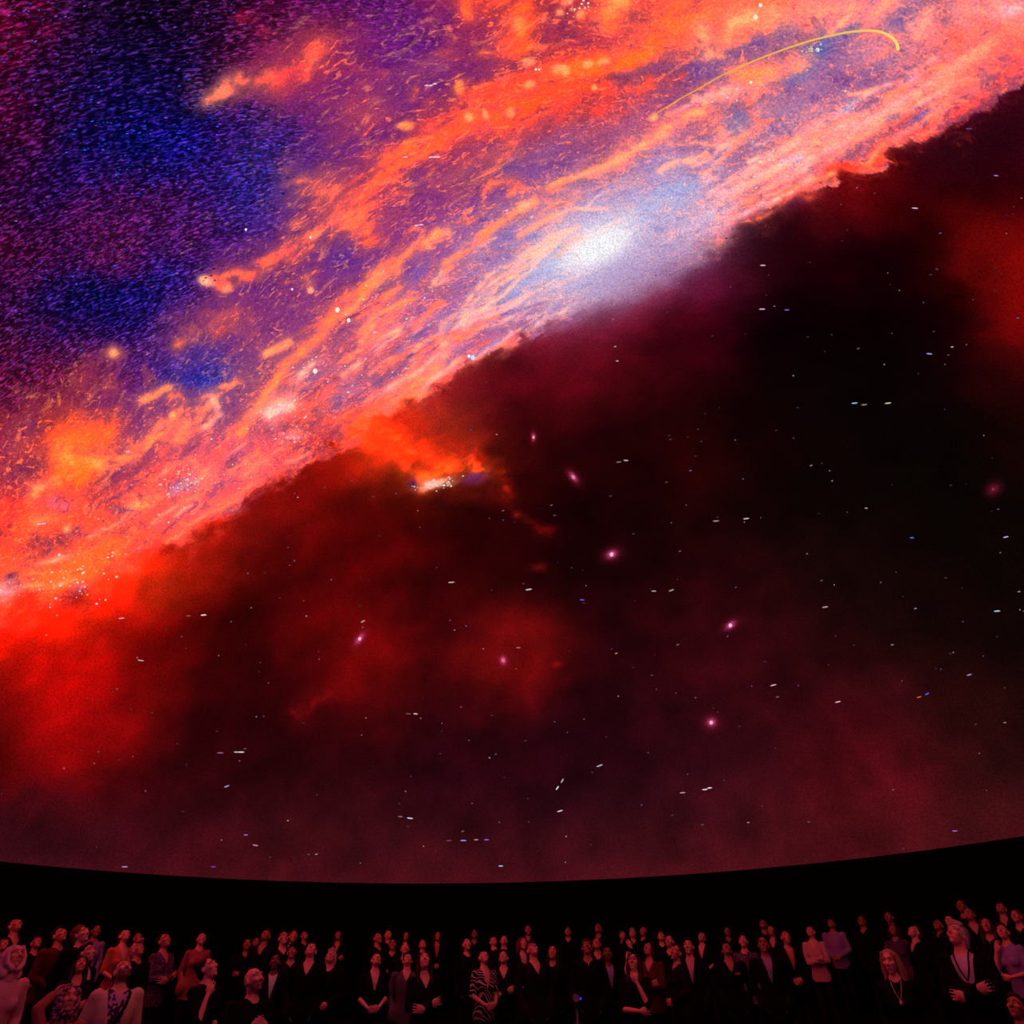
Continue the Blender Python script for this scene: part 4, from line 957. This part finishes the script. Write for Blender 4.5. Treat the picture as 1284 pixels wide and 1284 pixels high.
CL = {'black': mat('black_wool', (.006, .0055, .006), .95, .1, .3, 60), 'char': mat('charcoal_cloth', (.012, .011, .013), .95, .1, .3, 60), 'navy': mat('navy_cloth', (.008, .009, .018), .95, .1, .3, 60), 'wine': mat('wine_knit', (.10, .018, .020), .95, .1, .4, 50, .3),
      'white': mat('white_cotton', (.74, .70, .72), .9, .1, .06, 40), 'pink': mat('pale_pink_fleece', (.62, .36, .42), .95, .1, .25, 60, .4), 'cream': mat('cream_jacket', (.62, .46, .38), .9, .1, .15, 50), 'lilac': mat('lilac_shirt', (.34, .24, .52), .9, .1, .2, 60), 'magenta': mat('pale_violet_shirt', (.62, .48, .74), .85, .1, .08, 40),
      'rust': mat('rust_top', (.58, .16, .08), .9, .1, .2, 40), 'rose': mat('rose_top', (.62, .34, .34), .9, .1, .12, 40), 'brick': mat('brick_red_coat', (.36, .11, .10), .95, .1, .3, 40), 'grey': mat('grey_cloth', (.10, .095, .11), .95, .1, .3, 60), 'plum': mat('plum_cloth', (.10, .05, .10), .95, .1, .5, 90), 'denim': mat('dark_trousers', (.010, .010, .014), .95, .1)}
def pattern_mat(name, a, b, kind, scale):
    m = mat(name, a, .9, .1); nt = m.node_tree; bs = nt.nodes['Principled BSDF']; tc = nt.nodes.new('ShaderNodeTexCoord')
    rp = nt.nodes.new('ShaderNodeValToRGB'); rp.color_ramp.interpolation = 'CONSTANT'; rp.color_ramp.elements[0].color = (*a, 1); rp.color_ramp.elements[1].color = (*b, 1)
    if kind in ('stripes', 'fan'):
        t = nt.nodes.new('ShaderNodeTexWave'); t.inputs['Scale'].default_value = scale; t.inputs['Distortion'].default_value = 0 if kind == 'stripes' else 5; t.inputs['Detail'].default_value = 0; t.inputs['Detail Scale'].default_value = 1.2
        t.bands_direction = 'X' if kind == 'stripes' else 'DIAGONAL'; rp.color_ramp.elements[1].position = .62 if kind == 'stripes' else .74
    else:
        t = nt.nodes.new('ShaderNodeTexNoise'); t.inputs['Scale'].default_value = scale; t.inputs['Detail'].default_value = 1; rp.color_ramp.elements[1].position = .5
    nt.links.new(tc.outputs['Object'], t.inputs[0]); nt.links.new(t.outputs['Fac'], rp.inputs[0]); nt.links.new(rp.outputs[0], bs.inputs['Base Color'])
    return m
CL['zebra'] = pattern_mat('black_top_with_pale_lines', (.006, .005, .006), (.62, .40, .44), 'fan', 9)
CL['violet_print'] = pattern_mat('violet_printed_shirt', (.05, .03, .08), (.52, .30, .60), 'spots', 26)
CL['pinstripe'] = pattern_mat('violet_striped_shirt', (.16, .10, .22), (.62, .48, .78), 'stripes', 22)
CL['speckle'] = pattern_mat('speckled_plum_top', (.02, .01, .02), (.22, .10, .22), 'spots', 60)
CL['plaid'] = pattern_mat('patterned_headscarf', (.06, .02, .05), (.40, .20, .34), 'spots', 40)
M_GLASS = mat('dark_frames', (.01, .01, .01), .3, .5); M_SHOE = mat('black_shoes', (.008, .008, .008), .5, .3)

def slot(o, mats):
    for i, m in enumerate(mats):
        o.material_slots[i].link = 'OBJECT'; o.material_slots[i].material = m

placed = []
def put_person(x, y, s, turn, V, hair, hcol, gcol, scol, skin, label, glasses=False):
    px, py = np.array([float(x)]), np.array([float(y)])
    d = ray(px, py)[0]; hd = d[:2] / np.linalg.norm(d[:2]); el = d[2] / np.linalg.norm(d[:2])
    face = V.H @ Vector((0, -.03, 0.0)); fz = face.z
    D0 = FPX * 0.20 / (s * 0.652)
    best = None
    for D in np.arange(5.6, 18.4, .05):
        p = hd * D
        if np.hypot(*(p - DOME_C[:2])) > DOME_R - .55: continue
        r = math.hypot(p[0] - TC[0], p[1] - TC[1])
        if any(abs(r - e) < .20 for e, _ in TIER): continue
        z = CAM[2] + el * D; sc = (z - floor_h(*p)) / fz
        cost = abs(math.log(D / D0)) * 6
        cost += max(0, (.90 if y < 1256 else .8) - sc) * 120 + max(0, sc - 1.10) * 120 + abs(sc - 1) * 2
        for q in placed:
            dd = math.hypot(q[0] - p[0], q[1] - p[1])
            if dd < .60: cost += (.60 - dd) * 60
        if best is None or cost < best[0]: best = (cost, D, p, sc)
    cost, D, p, sc = best; sc = max(.80, min(1.14, sc))
    alpha = math.atan2(-p[0], p[1]) + math.radians(turn)
    # the face, not the feet, belongs on the line of sight
    off = Matrix.Rotation(alpha, 3, 'Z') @ Vector((face.x, face.y, 0)) * sc
    p = p - np.array([off.x, off.y])
    placed.append((p[0], p[1], D, sc, cost, x, y))
    e = bpy.data.objects.new('person', None); C.objects.link(e); e.empty_display_size = .2
    e.location = (p[0], p[1], floor_h(*p)); e.rotation_euler = (0, 0, alpha); e.scale = (sc, sc, sc)
    tag(e, label, 'person', 'audience looking up at the dome')
    b = obj('body', V.body, None, e); slot(b, [SKIN[skin], CL[scol], CL['denim'], M_SHOE])
    g = obj(V.gname, V.garment, None, e); slot(g, [CL[gcol]])
    if hair:
        hm = get_hair(hair)
        nm = {'cap': 'cap', 'beanie': 'beanie', 'hood': 'hood', 'headscarf': 'headscarf'}.get(hair, 'hair')
        h = obj(nm, hm, None, e); h.matrix_local = V.H; slot(h, [CL[hcol] if hcol in CL and hair in ('cap', 'beanie', 'hood', 'headscarf') else HAIRM[hcol]])
    if glasses:
        h = obj('glasses', GLASSES, None, e); h.matrix_local = V.H; slot(h, [M_GLASS])
    return e, V
VAR = {
    'A': make_variant('upright', 'm', 'pocket', 32, 0, 0, 'jacket'),
    'B': make_variant('woman_upright', 'f', 'pocket', 30, 6, 4, 'sweater'),
    'C': make_variant('man_clasping', 'm', 'clasp', 42, 0, 0, 'sweater'),
    'D': make_variant('woman_crossed', 'f', 'crossed', 38, -8, -4, 'vneck'),
    'E': make_variant('man_head_back', 'm', 'pocket', 48, 0, 0, 'vneck'),
    'F': make_variant('woman_clasping', 'f', 'clasp', 26, 12, 6, 'jacket'),
    'G': make_variant('man_crossed', 'm', 'crossed', 22, 0, -3, 'jacket'),
    'H': make_variant('cheek_rest', 'f', 'cheek', 34, 18, 0, 'sweater', bare=True),
    'I': make_variant('bearded_man', 'm', 'pocket', 44, 6, 0, 'jacket', beard=.85, heavy=1.12, vw=.95, vwid=.13),
    'J': make_variant('mouth_covered', 'f', 'mouth', 28, 0, 0, 'sweater', bare=True),
    'K': make_variant('open_jacket', 'm', 'pocket', 24, -4, 0, 'jacket', vz=1.44),
    'L': make_variant('bearded_clasping', 'm', 'chest', 26, 14, 0, 'sweater', beard=.7, heavy=1.08),
    'M': make_variant('woman_deep_neck', 'f', 'clasp', 46, 0, 8, 'vneck', vz=1.20, vw=1.20, bare=True),
    'N': make_variant('arm_raised', 'f', 'behind', 20, 0, 0, 'sweater'),
    'O': make_variant('woman_level', 'f', 'pocket', 6, -10, 0, 'sweater'),
    'P': make_variant('lanyard_man', 'm', 'crossed', 36, -22, 0, 'jacket', vz=1.42, vw=1.02, vwid=.12),
}
M_MET0 = mat('rose_metal', (.75, .45, .42), .35, .5)
def row(*a): ROWSP.append(a)
ROWSP = []
# x, y, face size, turn, variant, hair, hair colour, garment, shirt, skin, label, glasses
row(20, 1160, 16, 35, 'E', 'crop', 'black', 'black', 'black', 'mid', 'person in black with cropped hair behind the pale pink hood')
row(19, 1200, 25, 22, 'B', 'hood', 'pink', 'pink', 'pink', 'mid', 'person in a pale pink fleece jacket with the hood up')
row(46, 1182, 11, 20, 'C', 'short', 'brown', 'black', 'black', 'mid', 'short-haired person in black half hidden behind the pale pink hood')
row(76, 1172, 18, 40, 'C', 'short', 'black', 'wine', 'wine', 'mid', 'short-haired person in a wine-red knit sweater')
row(104, 1171, 19, 45, 'A', 'curly', 'auburn', 'black', 'char', 'fair', 'person with auburn curls and a black jacket')
row(121, 1167, 13, 10, 'B', 'short', 'black', 'lilac', 'lilac', 'tan', 'person in a lilac sweater behind the auburn curls')
row(111, 1194, 20, 55, 'K', 'short', 'black', 'black', 'white', 'fair', 'man in profile with a white shirt under his black jacket, beside a wine-red sweater')
row(101, 1210, 18, 10, 'D', 'long', 'black', 'char', 'char', 'mid', 'long-haired woman in charcoal standing in front of the wine-red sweater')
row(87, 1252, 24, 10, 'N', 'headscarf', 'plaid', 'brick', 'brick', 'mid', 'person in a brick-red coat and patterned headscarf, one arm raised')
row(157, 1173, 17, 30, 'M', 'bun', 'brown', 'rust', 'rust', 'fair', 'woman in a low-necked rust-orange top')
row(155, 1216, 27, 14, 'I', 'crop', 'brown', 'cream', 'violet_print', 'fair', 'bearded man in a cream jacket over a violet printed shirt')
row(174, 1190, 19, 35, 'C', 'cap', 'rose', 'black', 'black', 'mid', 'person wearing a pale cap and black sweater')
row(173, 1176, 12, 30, 'A', 'short', 'brown', 'black', 'black', 'mid', 'short-haired person in a black jacket directly behind the pale cap')
row(207, 1179, 19, 45, 'D', 'bun', 'black', 'speckle', 'speckle', 'mid', 'woman in a speckled plum top with dark hair in a bun')
row(253, 1177, 16, 10, 'B', 'short', 'black', 'brick', 'brick', 'fair', 'short-haired person in a brick-red sweater')
row(263, 1213, 26, 42, 'H', 'bun', 'black', 'black', 'black', 'fair', 'person in black with hair in a bun, resting a hand on the cheek')
row(310, 1184, 13, 0, 'G', 'short', 'black', 'black', 'black', 'tan', 'short-haired person with folded arms behind the bald bearded man')
row(321, 1228, 27, 26, 'L', None, None, 'black', 'black', 'fair', 'bald bearded man in black with hands clasped')
row(321, 1181, 12, -10, 'B', 'short', 'black', 'black', 'black', 'mid', 'short-haired woman in a black sweater behind the bald bearded man')
row(333, 1173, 17, -20, 'E', 'short', 'brown', 'black', 'black', 'tan', 'short-haired man in a black V-neck behind the open white shirt')
row(356, 1176, 17, 20, 'A', 'short', 'black', 'black', 'black', 'fair', 'man in a black jacket and glasses behind the open white shirt', True)
row(368, 1174, 16, 0, 'F', 'short', 'brown', 'char', 'black', 'mid', 'short-haired woman in a charcoal jacket beside a man in glasses')
row(345, 1206, 20, 0, 'K', 'crop', 'black', 'black', 'white', 'deep', 'dark-skinned man with an open black jacket over a white shirt')
row(382, 1173, 12, 25, 'C', 'short', 'black', 'black', 'black', 'mid', 'short-haired man with clasped hands behind the thrown-back head')
row(390, 1191, 21, -8, 'E', 'short', 'black', 'black', 'black', 'fair', 'short-haired man in a black V-neck with head thrown far back')
row(424, 1173, 13, 0, 'D', 'long', 'brown', 'black', 'black', 'mid', 'long-haired woman in a black V-neck behind the grey-haired man with clasped hands')
row(415, 1199, 17, -10, 'C', 'grey_swept', 'grey', 'black', 'black', 'fair', 'grey-haired man in a black sweater with clasped hands')
row(474, 1176, 16, 45, 'A', 'short', 'black', 'black', 'black', 'mid', 'short-haired man in profile behind the deep V-neck woman with a bun')
row(472, 1203, 19, 8, 'M', 'bun', 'black', 'black', 'black', 'fair', 'woman in a black deep V-neck with hair in a bun')
row(487, 1172, 14, 25, 'C', 'short', 'brown', 'black', 'black', 'fair', 'short-haired man with clasped hands beside the man in profile')
row(492, 1184, 15, 0, 'G', 'short', 'black', 'black', 'black', 'mid', 'man with glasses and folded arms in a black jacket', True)
row(509, 1174, 13, 0, 'B', 'long', 'black', 'black', 'black', 'mid', 'long-haired woman in a black sweater behind the charcoal beanie')
row(508, 1189, 15, 0, 'A', 'crop', 'black', 'black', 'black', 'fair', 'crop-haired man in a black jacket just behind the charcoal beanie')
row(511, 1203, 20, 0, 'E', 'beanie', 'char', 'grey', 'grey', 'fair', 'person in a grey V-neck and charcoal beanie')
row(530, 1184, 14, 10, 'C', 'short', 'black', 'black', 'black', 'fair', 'short-haired man in a black sweater behind the long-haired woman with folded arms')
row(532, 1204, 19, 15, 'D', 'long', 'black', 'black', 'black', 'fair', 'long-haired woman in a black V-neck with folded arms')
row(549, 1174, 13, 0, 'F', 'long', 'brown', 'black', 'rust', 'mid', 'long-haired woman with a rust shirt under her black jacket')
row(586, 1184, 17, 20, 'B', 'bun', 'brown', 'black', 'black', 'fair', 'woman in a black sweater with a hair bun behind the fanning stripes')
row(595, 1171, 13, 0, 'A', 'short', 'black', 'black', 'black', 'tan', 'short-haired man in a black jacket behind the brown hair bun')
row(619, 1180, 12, 20, 'E', 'short', 'black', 'black', 'black', 'fair', 'short-haired man in a black V-neck just behind the striped top')
row(632, 1179, 11, 0, 'C', 'crop', 'black', 'black', 'black', 'fair', 'crop-haired man in a black sweater behind the folded arms beside the striped top')
row(607, 1200, 21, 28, 'M', 'bun', 'black', 'zebra', 'zebra', 'fair', 'woman in a black top with pale fanning stripes')
row(631, 1200, 19, 0, 'D', 'short', 'black', 'black', 'black', 'fair', 'short-haired person beside the striped top, arms folded')
row(662, 1166, 12, 0, 'G', 'short', 'black', 'black', 'black', 'mid', 'short-haired man with folded arms behind the charcoal V-neck and glasses')
row(668, 1190, 23, 25, 'E', 'short', 'brown', 'char', 'char', 'fair', 'short-haired man in a charcoal V-neck wearing glasses', True)
row(693, 1194, 20, -12, 'B', 'long', 'black', 'black', 'black', 'mid', 'woman with long black hair and black sweater beside the charcoal V-neck')
row(712, 1168, 11, 0, 'A', 'short', 'brown', 'black', 'black', 'mid', 'short-haired man in a black jacket standing apart, far behind the camera tripod')
row(750, 1164, 15, -10, 'C', 'short', 'brown', 'black', 'black', 'tan', 'short-haired man in a black sweater behind the dark-skinned man in a lilac shirt')
row(748, 1183, 14, 5, 'D', 'bun', 'black', 'black', 'black', 'mid', 'woman in a black V-neck with a hair bun behind the lilac shirt')
row(762, 1196, 17, 10, 'K', 'crop', 'black', 'black', 'lilac', 'deep', 'dark-skinned man with a lilac shirt under a black jacket')
row(781, 1173, 13, 0, 'F', 'curly', 'auburn', 'black', 'black', 'fair', 'person with auburn curls in the rear rows')
row(793, 1170, 11, 0, 'A', 'short', 'grey', 'black', 'black', 'fair', 'grey-haired person far back against the dark wall')
row(788, 1184, 17, 15, 'H', 'headscarf', 'black', 'black', 'black', 'fair', 'person in a black headscarf with a hand on the cheek')
row(794, 1206, 21, -12, 'J', 'long', 'brown', 'black', 'black', 'fair', 'long-haired woman in glasses holding a hand to her mouth', True)
row(806, 1168, 12, -30, 'B', 'bun', 'blond', 'black', 'black', 'mid', 'blond woman with a hair bun in a black sweater')
row(829, 1174, 15, 0, 'C', 'short', 'brown', 'black', 'black', 'fair', 'brown-haired man in a black sweater and glasses', True)
row(839, 1180, 16, -20, 'A', 'short', 'black', 'black', 'black', 'fair', 'short-haired man in a black jacket beside the brown-haired man in glasses')
row(847, 1194, 18, -55, 'F', 'bun', 'brown', 'char', 'char', 'mid', 'woman in profile with a charcoal jacket and hair bun')
row(863, 1187, 20, -6, 'K', 'short', 'black', 'black', 'rose', 'fair', 'man in a black jacket over a pale rose shirt')
row(880, 1175, 15, -20, 'M', 'short', 'brown', 'black', 'black', 'fair', 'short-haired woman in a deep black V-neck behind the pale rose shirt')
row(912, 1168, 12, 0, 'A', 'short', 'black', 'black', 'black', 'tan', 'short-haired man in a black jacket behind the black beanie')
row(911, 1190, 20, 5, 'E', 'beanie', 'black', 'black', 'black', 'tan', 'person in a black beanie with a small red name badge')
row(932, 1180, 18, -10, 'B', 'short', 'brown', 'speckle', 'speckle', 'fair', 'short-haired person in a speckled plum sweater')
row(957, 1159, 14, 0, 'C', 'short', 'brown', 'black', 'black', 'tan', 'short-haired man in a black sweater behind the violet striped shirt')
row(957, 1184, 19, 5, 'K', 'short', 'black', 'black', 'pinstripe', 'tan', 'man with glasses and a violet striped shirt under a black jacket', True)
row(967, 1167, 13, -15, 'D', 'long', 'black', 'black', 'black', 'mid', 'long-haired woman in a black V-neck behind the violet striped shirt')
row(986, 1175, 18, 10, 'F', 'short', 'black', 'black', 'rust', 'mid', 'short-haired woman with a rust shirt under a black jacket')
row(1016, 1168, 16, -10, 'D', 'bun', 'brown', 'rose', 'rose', 'fair', 'woman in a rose V-neck with arms folded')
row(1042, 1158, 14, -15, 'C', 'short', 'black', 'lilac', 'lilac', 'tan', 'short-haired man in a lilac sweater with clasped hands')
row(1080, 1155, 14, -25, 'A', 'short', 'brown', 'black', 'black', 'tan', 'brown-haired man in a black jacket standing alone past the lilac sweater')
row(1114, 1150, 14, -20, 'G', 'short', 'black', 'black', 'black', 'tan', 'short-haired man with folded arms behind the blond woman')
row(1115, 1206, 27, -6, 'O', 'long', 'blond', 'black', 'black', 'fair', 'blond long-haired woman in black with a small pendant')
row(1146, 1168, 17, -55, 'E', 'short', 'brown', 'black', 'black', 'fair', 'short-haired man turned in profile in a black V-neck')
row(1176, 1160, 14, -30, 'C', 'short', 'black', 'black', 'black', 'tan', 'short-haired man in a black sweater behind the lanyard wearer')
row(1198, 1171, 25, -12, 'P', 'grey_swept', 'grey', 'black', 'magenta', 'fair', 'grey-haired man with dark lanyard over a pale violet shirt')
row(1205, 1136, 14, -20, 'B', 'short', 'black', 'black', 'black', 'tan', 'short-haired woman in a black sweater high behind the lanyard wearer')
row(1215, 1146, 13, 0, 'D', 'bun', 'brown', 'black', 'black', 'mid', 'woman with a brown hair bun and black V-neck behind the lanyard wearer')
row(1237, 1160, 12, -20, 'F', 'long', 'brown', 'black', 'black', 'mid', 'long-haired woman in a black jacket between the lanyard wearer and a lilac sweater')
row(1255, 1139, 14, -15, 'E', 'short', 'brown', 'black', 'black', 'mid', 'short-haired man in a black V-neck behind the hand-on-cheek lilac sweater')
row(1257, 1168, 19, -35, 'H', 'short', 'brown', 'lilac', 'lilac', 'fair', 'person in a lilac sweater resting a hand on the cheek')
row(1274, 1149, 15, -20, 'A', 'curly', 'auburn', 'black', 'black', 'fair', 'person with auburn curls close to the right wall of the dome')
row(1273, 1262, 20, -30, 'B', 'short', 'brown', 'wine', 'wine', 'tan', 'small short-haired person in a wine-red sweater below the lilac sweater')
row(4, 1185, 14, 20, 'C', 'beanie', 'grey', 'grey', 'grey', 'mid', 'person in a grey beanie and grey sweater beside the pale pink hood')
row(366, 1193, 15, 0, 'G', 'cap', 'char', 'char', 'black', 'mid', 'person in a charcoal cap and jacket with folded arms')
row(656, 1183, 13, 10, 'F', 'bob', 'auburn', 'black', 'rose', 'fair', 'woman with an auburn bob and rose shirt under a black jacket')
row(736, 1187, 13, 0, 'A', 'beanie', 'wine', 'black', 'black', 'tan', 'man in a wine-red beanie and black jacket')
row(813, 1190, 15, -20, 'D', 'bob', 'black', 'wine', 'wine', 'mid', 'woman with a black bob and wine-red V-neck')
row(1120, 1166, 13, -20, 'B', 'bob', 'brown', 'plum', 'plum', 'tan', 'woman with a brown bob and plum sweater behind the blond woman')
row(1191, 1155, 13, -20, 'C', 'beanie', 'char', 'black', 'black', 'fair', 'person in a charcoal beanie just behind the lanyard wearer')
for r in sorted(ROWSP, key=lambda r: -r[2]):
    e, V = put_person(*r[:4], VAR[r[4]], *r[5:10], r[10], r[11] if len(r) > 11 else False)
    r_x = r[0]
    def strip(name, pts, w, t, m):
        """flat ribbon following points on the chest"""
        bm = bmesh.new(); tube(bm, pts, [1] * len(pts), None, 8, (w, t)); me_ = bpy.data.meshes.new(name); bm.to_mesh(me_); bm.free(); me_.materials.append(m)
        return obj(name, me_, None, e)
    if r_x == 155:
        strip('shoulder_strap', [(.105, .02, 1.452), (.10, -.085, 1.43), (.07, -.148, 1.33), (.01, -.162, 1.2), (-.07, -.152, 1.06), (-.13, -.11, .95)], .014, .006, CL['black'])
    if r_x == 1198:
        strip('lanyard', [(.072, -.02, 1.478), (.064, -.09, 1.43), (.045, -.145, 1.33), (.0, -.155, 1.235)], .008, .004, CL['navy'])
        strip('lanyard', [(-.072, -.02, 1.478), (-.064, -.09, 1.43), (-.04, -.145, 1.33), (.0, -.155, 1.235)], .008, .004, CL['navy'])
    if r_x == 911:
        bm = bmesh.new(); bmesh.ops.create_cube(bm, size=1, matrix=Matrix.Translation((.085, -.142, 1.31)) @ Matrix.Diagonal((.075, .008, .022, 1)))
        bmesh.ops.bevel(bm, geom=bm.edges[:], offset=.002, segments=1); me_ = bpy.data.meshes.new('name_badge'); bm.to_mesh(me_); bm.free(); me_.materials.append(mat('red_badge', (.7, .12, .08), .5)); obj('name_badge', me_, None, e)
    if r_x == 1115:
        nk = strip('necklace', [(.06, -.03, 1.478), (.05, -.085, 1.42), (.03, -.128, 1.34), (.0, -.142, 1.27)], .003, .003, M_MET0); strip('necklace', [(-.06, -.03, 1.478), (-.05, -.085, 1.42), (-.03, -.128, 1.34), (.0, -.142, 1.27)], .003, .003, M_MET0)
        bm = bmesh.new(); ico(bm, (0, -.148, 1.255), (.018, .006, .022)); me_ = bpy.data.meshes.new('pendant'); bm.to_mesh(me_); bm.free(); me_.materials.append(M_MET0); obj('pendant', me_, None, nk)

# ---- small equipment among the crowd
def at_px(x, D, z):
    d = ray(np.array([float(x)]), np.array([1230.0]))[0]; hd = d[:2] / np.linalg.norm(d[:2]); return hd[0] * D, hd[1] * D, z
def part(name, build, m, parent):
    bm = bmesh.new(); build(bm); me_ = bpy.data.meshes.new(name); bm.to_mesh(me_); bm.free(); me_.materials.append(m); return obj(name, me_, None, parent)
def box(bm, c, s, bev=.004):
    r = bmesh.ops.create_cube(bm, size=1, matrix=Matrix.Translation(c) @ Matrix.Diagonal((*s, 1)))
    bmesh.ops.bevel(bm, geom=list({e for v in r['verts'] for e in v.link_edges}), offset=bev, segments=2)
M_MET = mat('grey_metal', (.32, .28, .30), .35, .5); M_BLK = mat('black_plastic', (.012, .012, .013), .4, .4)
tp = bpy.data.objects.new('camera_tripod', None); C.objects.link(tp); tp.location = at_px(721, 8.3, floor_h(*at_px(721, 8.3, 0)[:2]))
tag(tp, 'slim tripod carrying a small camera with a blue indicator light', 'tripod')
for k in range(3):
    a = k * 2.094 + .4
    lg = part('leg', lambda bm: tube(bm, [(0.03 * math.cos(a), 0.03 * math.sin(a), 1.16), (.19 * math.cos(a), .19 * math.sin(a), .55), (.33 * math.cos(a), .33 * math.sin(a), .012)], [.014, .012, .010], None, 10, (1, 1)), M_MET, tp)
    part('foot', lambda bm: ico(bm, (.33 * math.cos(a), .33 * math.sin(a), .012), .012), M_BLK, lg)
part('centre_column', lambda bm: tube(bm, [(0, 0, .8), (0, 0, 1.30)], [.012, .012], None, 10, (1, 1)), M_MET, tp)
part('tripod_head', lambda bm: box(bm, (0, 0, 1.31), (.07, .07, .04)), M_BLK, tp)
cb = part('camera_body', lambda bm: box(bm, (0, 0, 1.375), (.13, .07, .09)), M_BLK, tp)
part('lens', lambda bm: tube(bm, [(-.005, -.03, 1.375), (-.005, -.095, 1.375)], [.034, .034], None, 16, (1, 1)), M_MET, cb)
led = bpy.data.materials.new('blue_led'); led.use_nodes = True; lb = led.node_tree.nodes['Principled BSDF']; lb.inputs['Emission Color'].default_value = (.02, .05, 1, 1); lb.inputs['Emission Strength'].default_value = .9; lb.inputs['Base Color'].default_value = (.01, .01, .05, 1)
part('indicator_light', lambda bm: ico(bm, (.045, -.036, 1.368), .011), led, cb)
lc = bpy.data.objects.new('lectern', None); C.objects.link(lc); lx, ly, _ = at_px(461, 6.9, 0); lc.location = (lx, ly, 0)
tag(lc, 'slim lectern with a plum-grey slanted top at the front of the crowd', 'lectern')
part('base', lambda bm: box(bm, (0, 0, .02), (.36, .30, .04)), M_BLK, lc)
part('post', lambda bm: tube(bm, [(0, 0, .03), (0, 0, 1.20)], [.03, .026], None, 14, (1, 1)), M_BLK, lc)
tpo = part('top', lambda bm: box(bm, (0, 0, 1.235), (.30, .24, .03)), mat('plum_laminate', (.30, .16, .30), .6), lc)
part('ledge', lambda bm: box(bm, (0, .112, 1.26), (.30, .014, .03)), M_BLK, tpo)
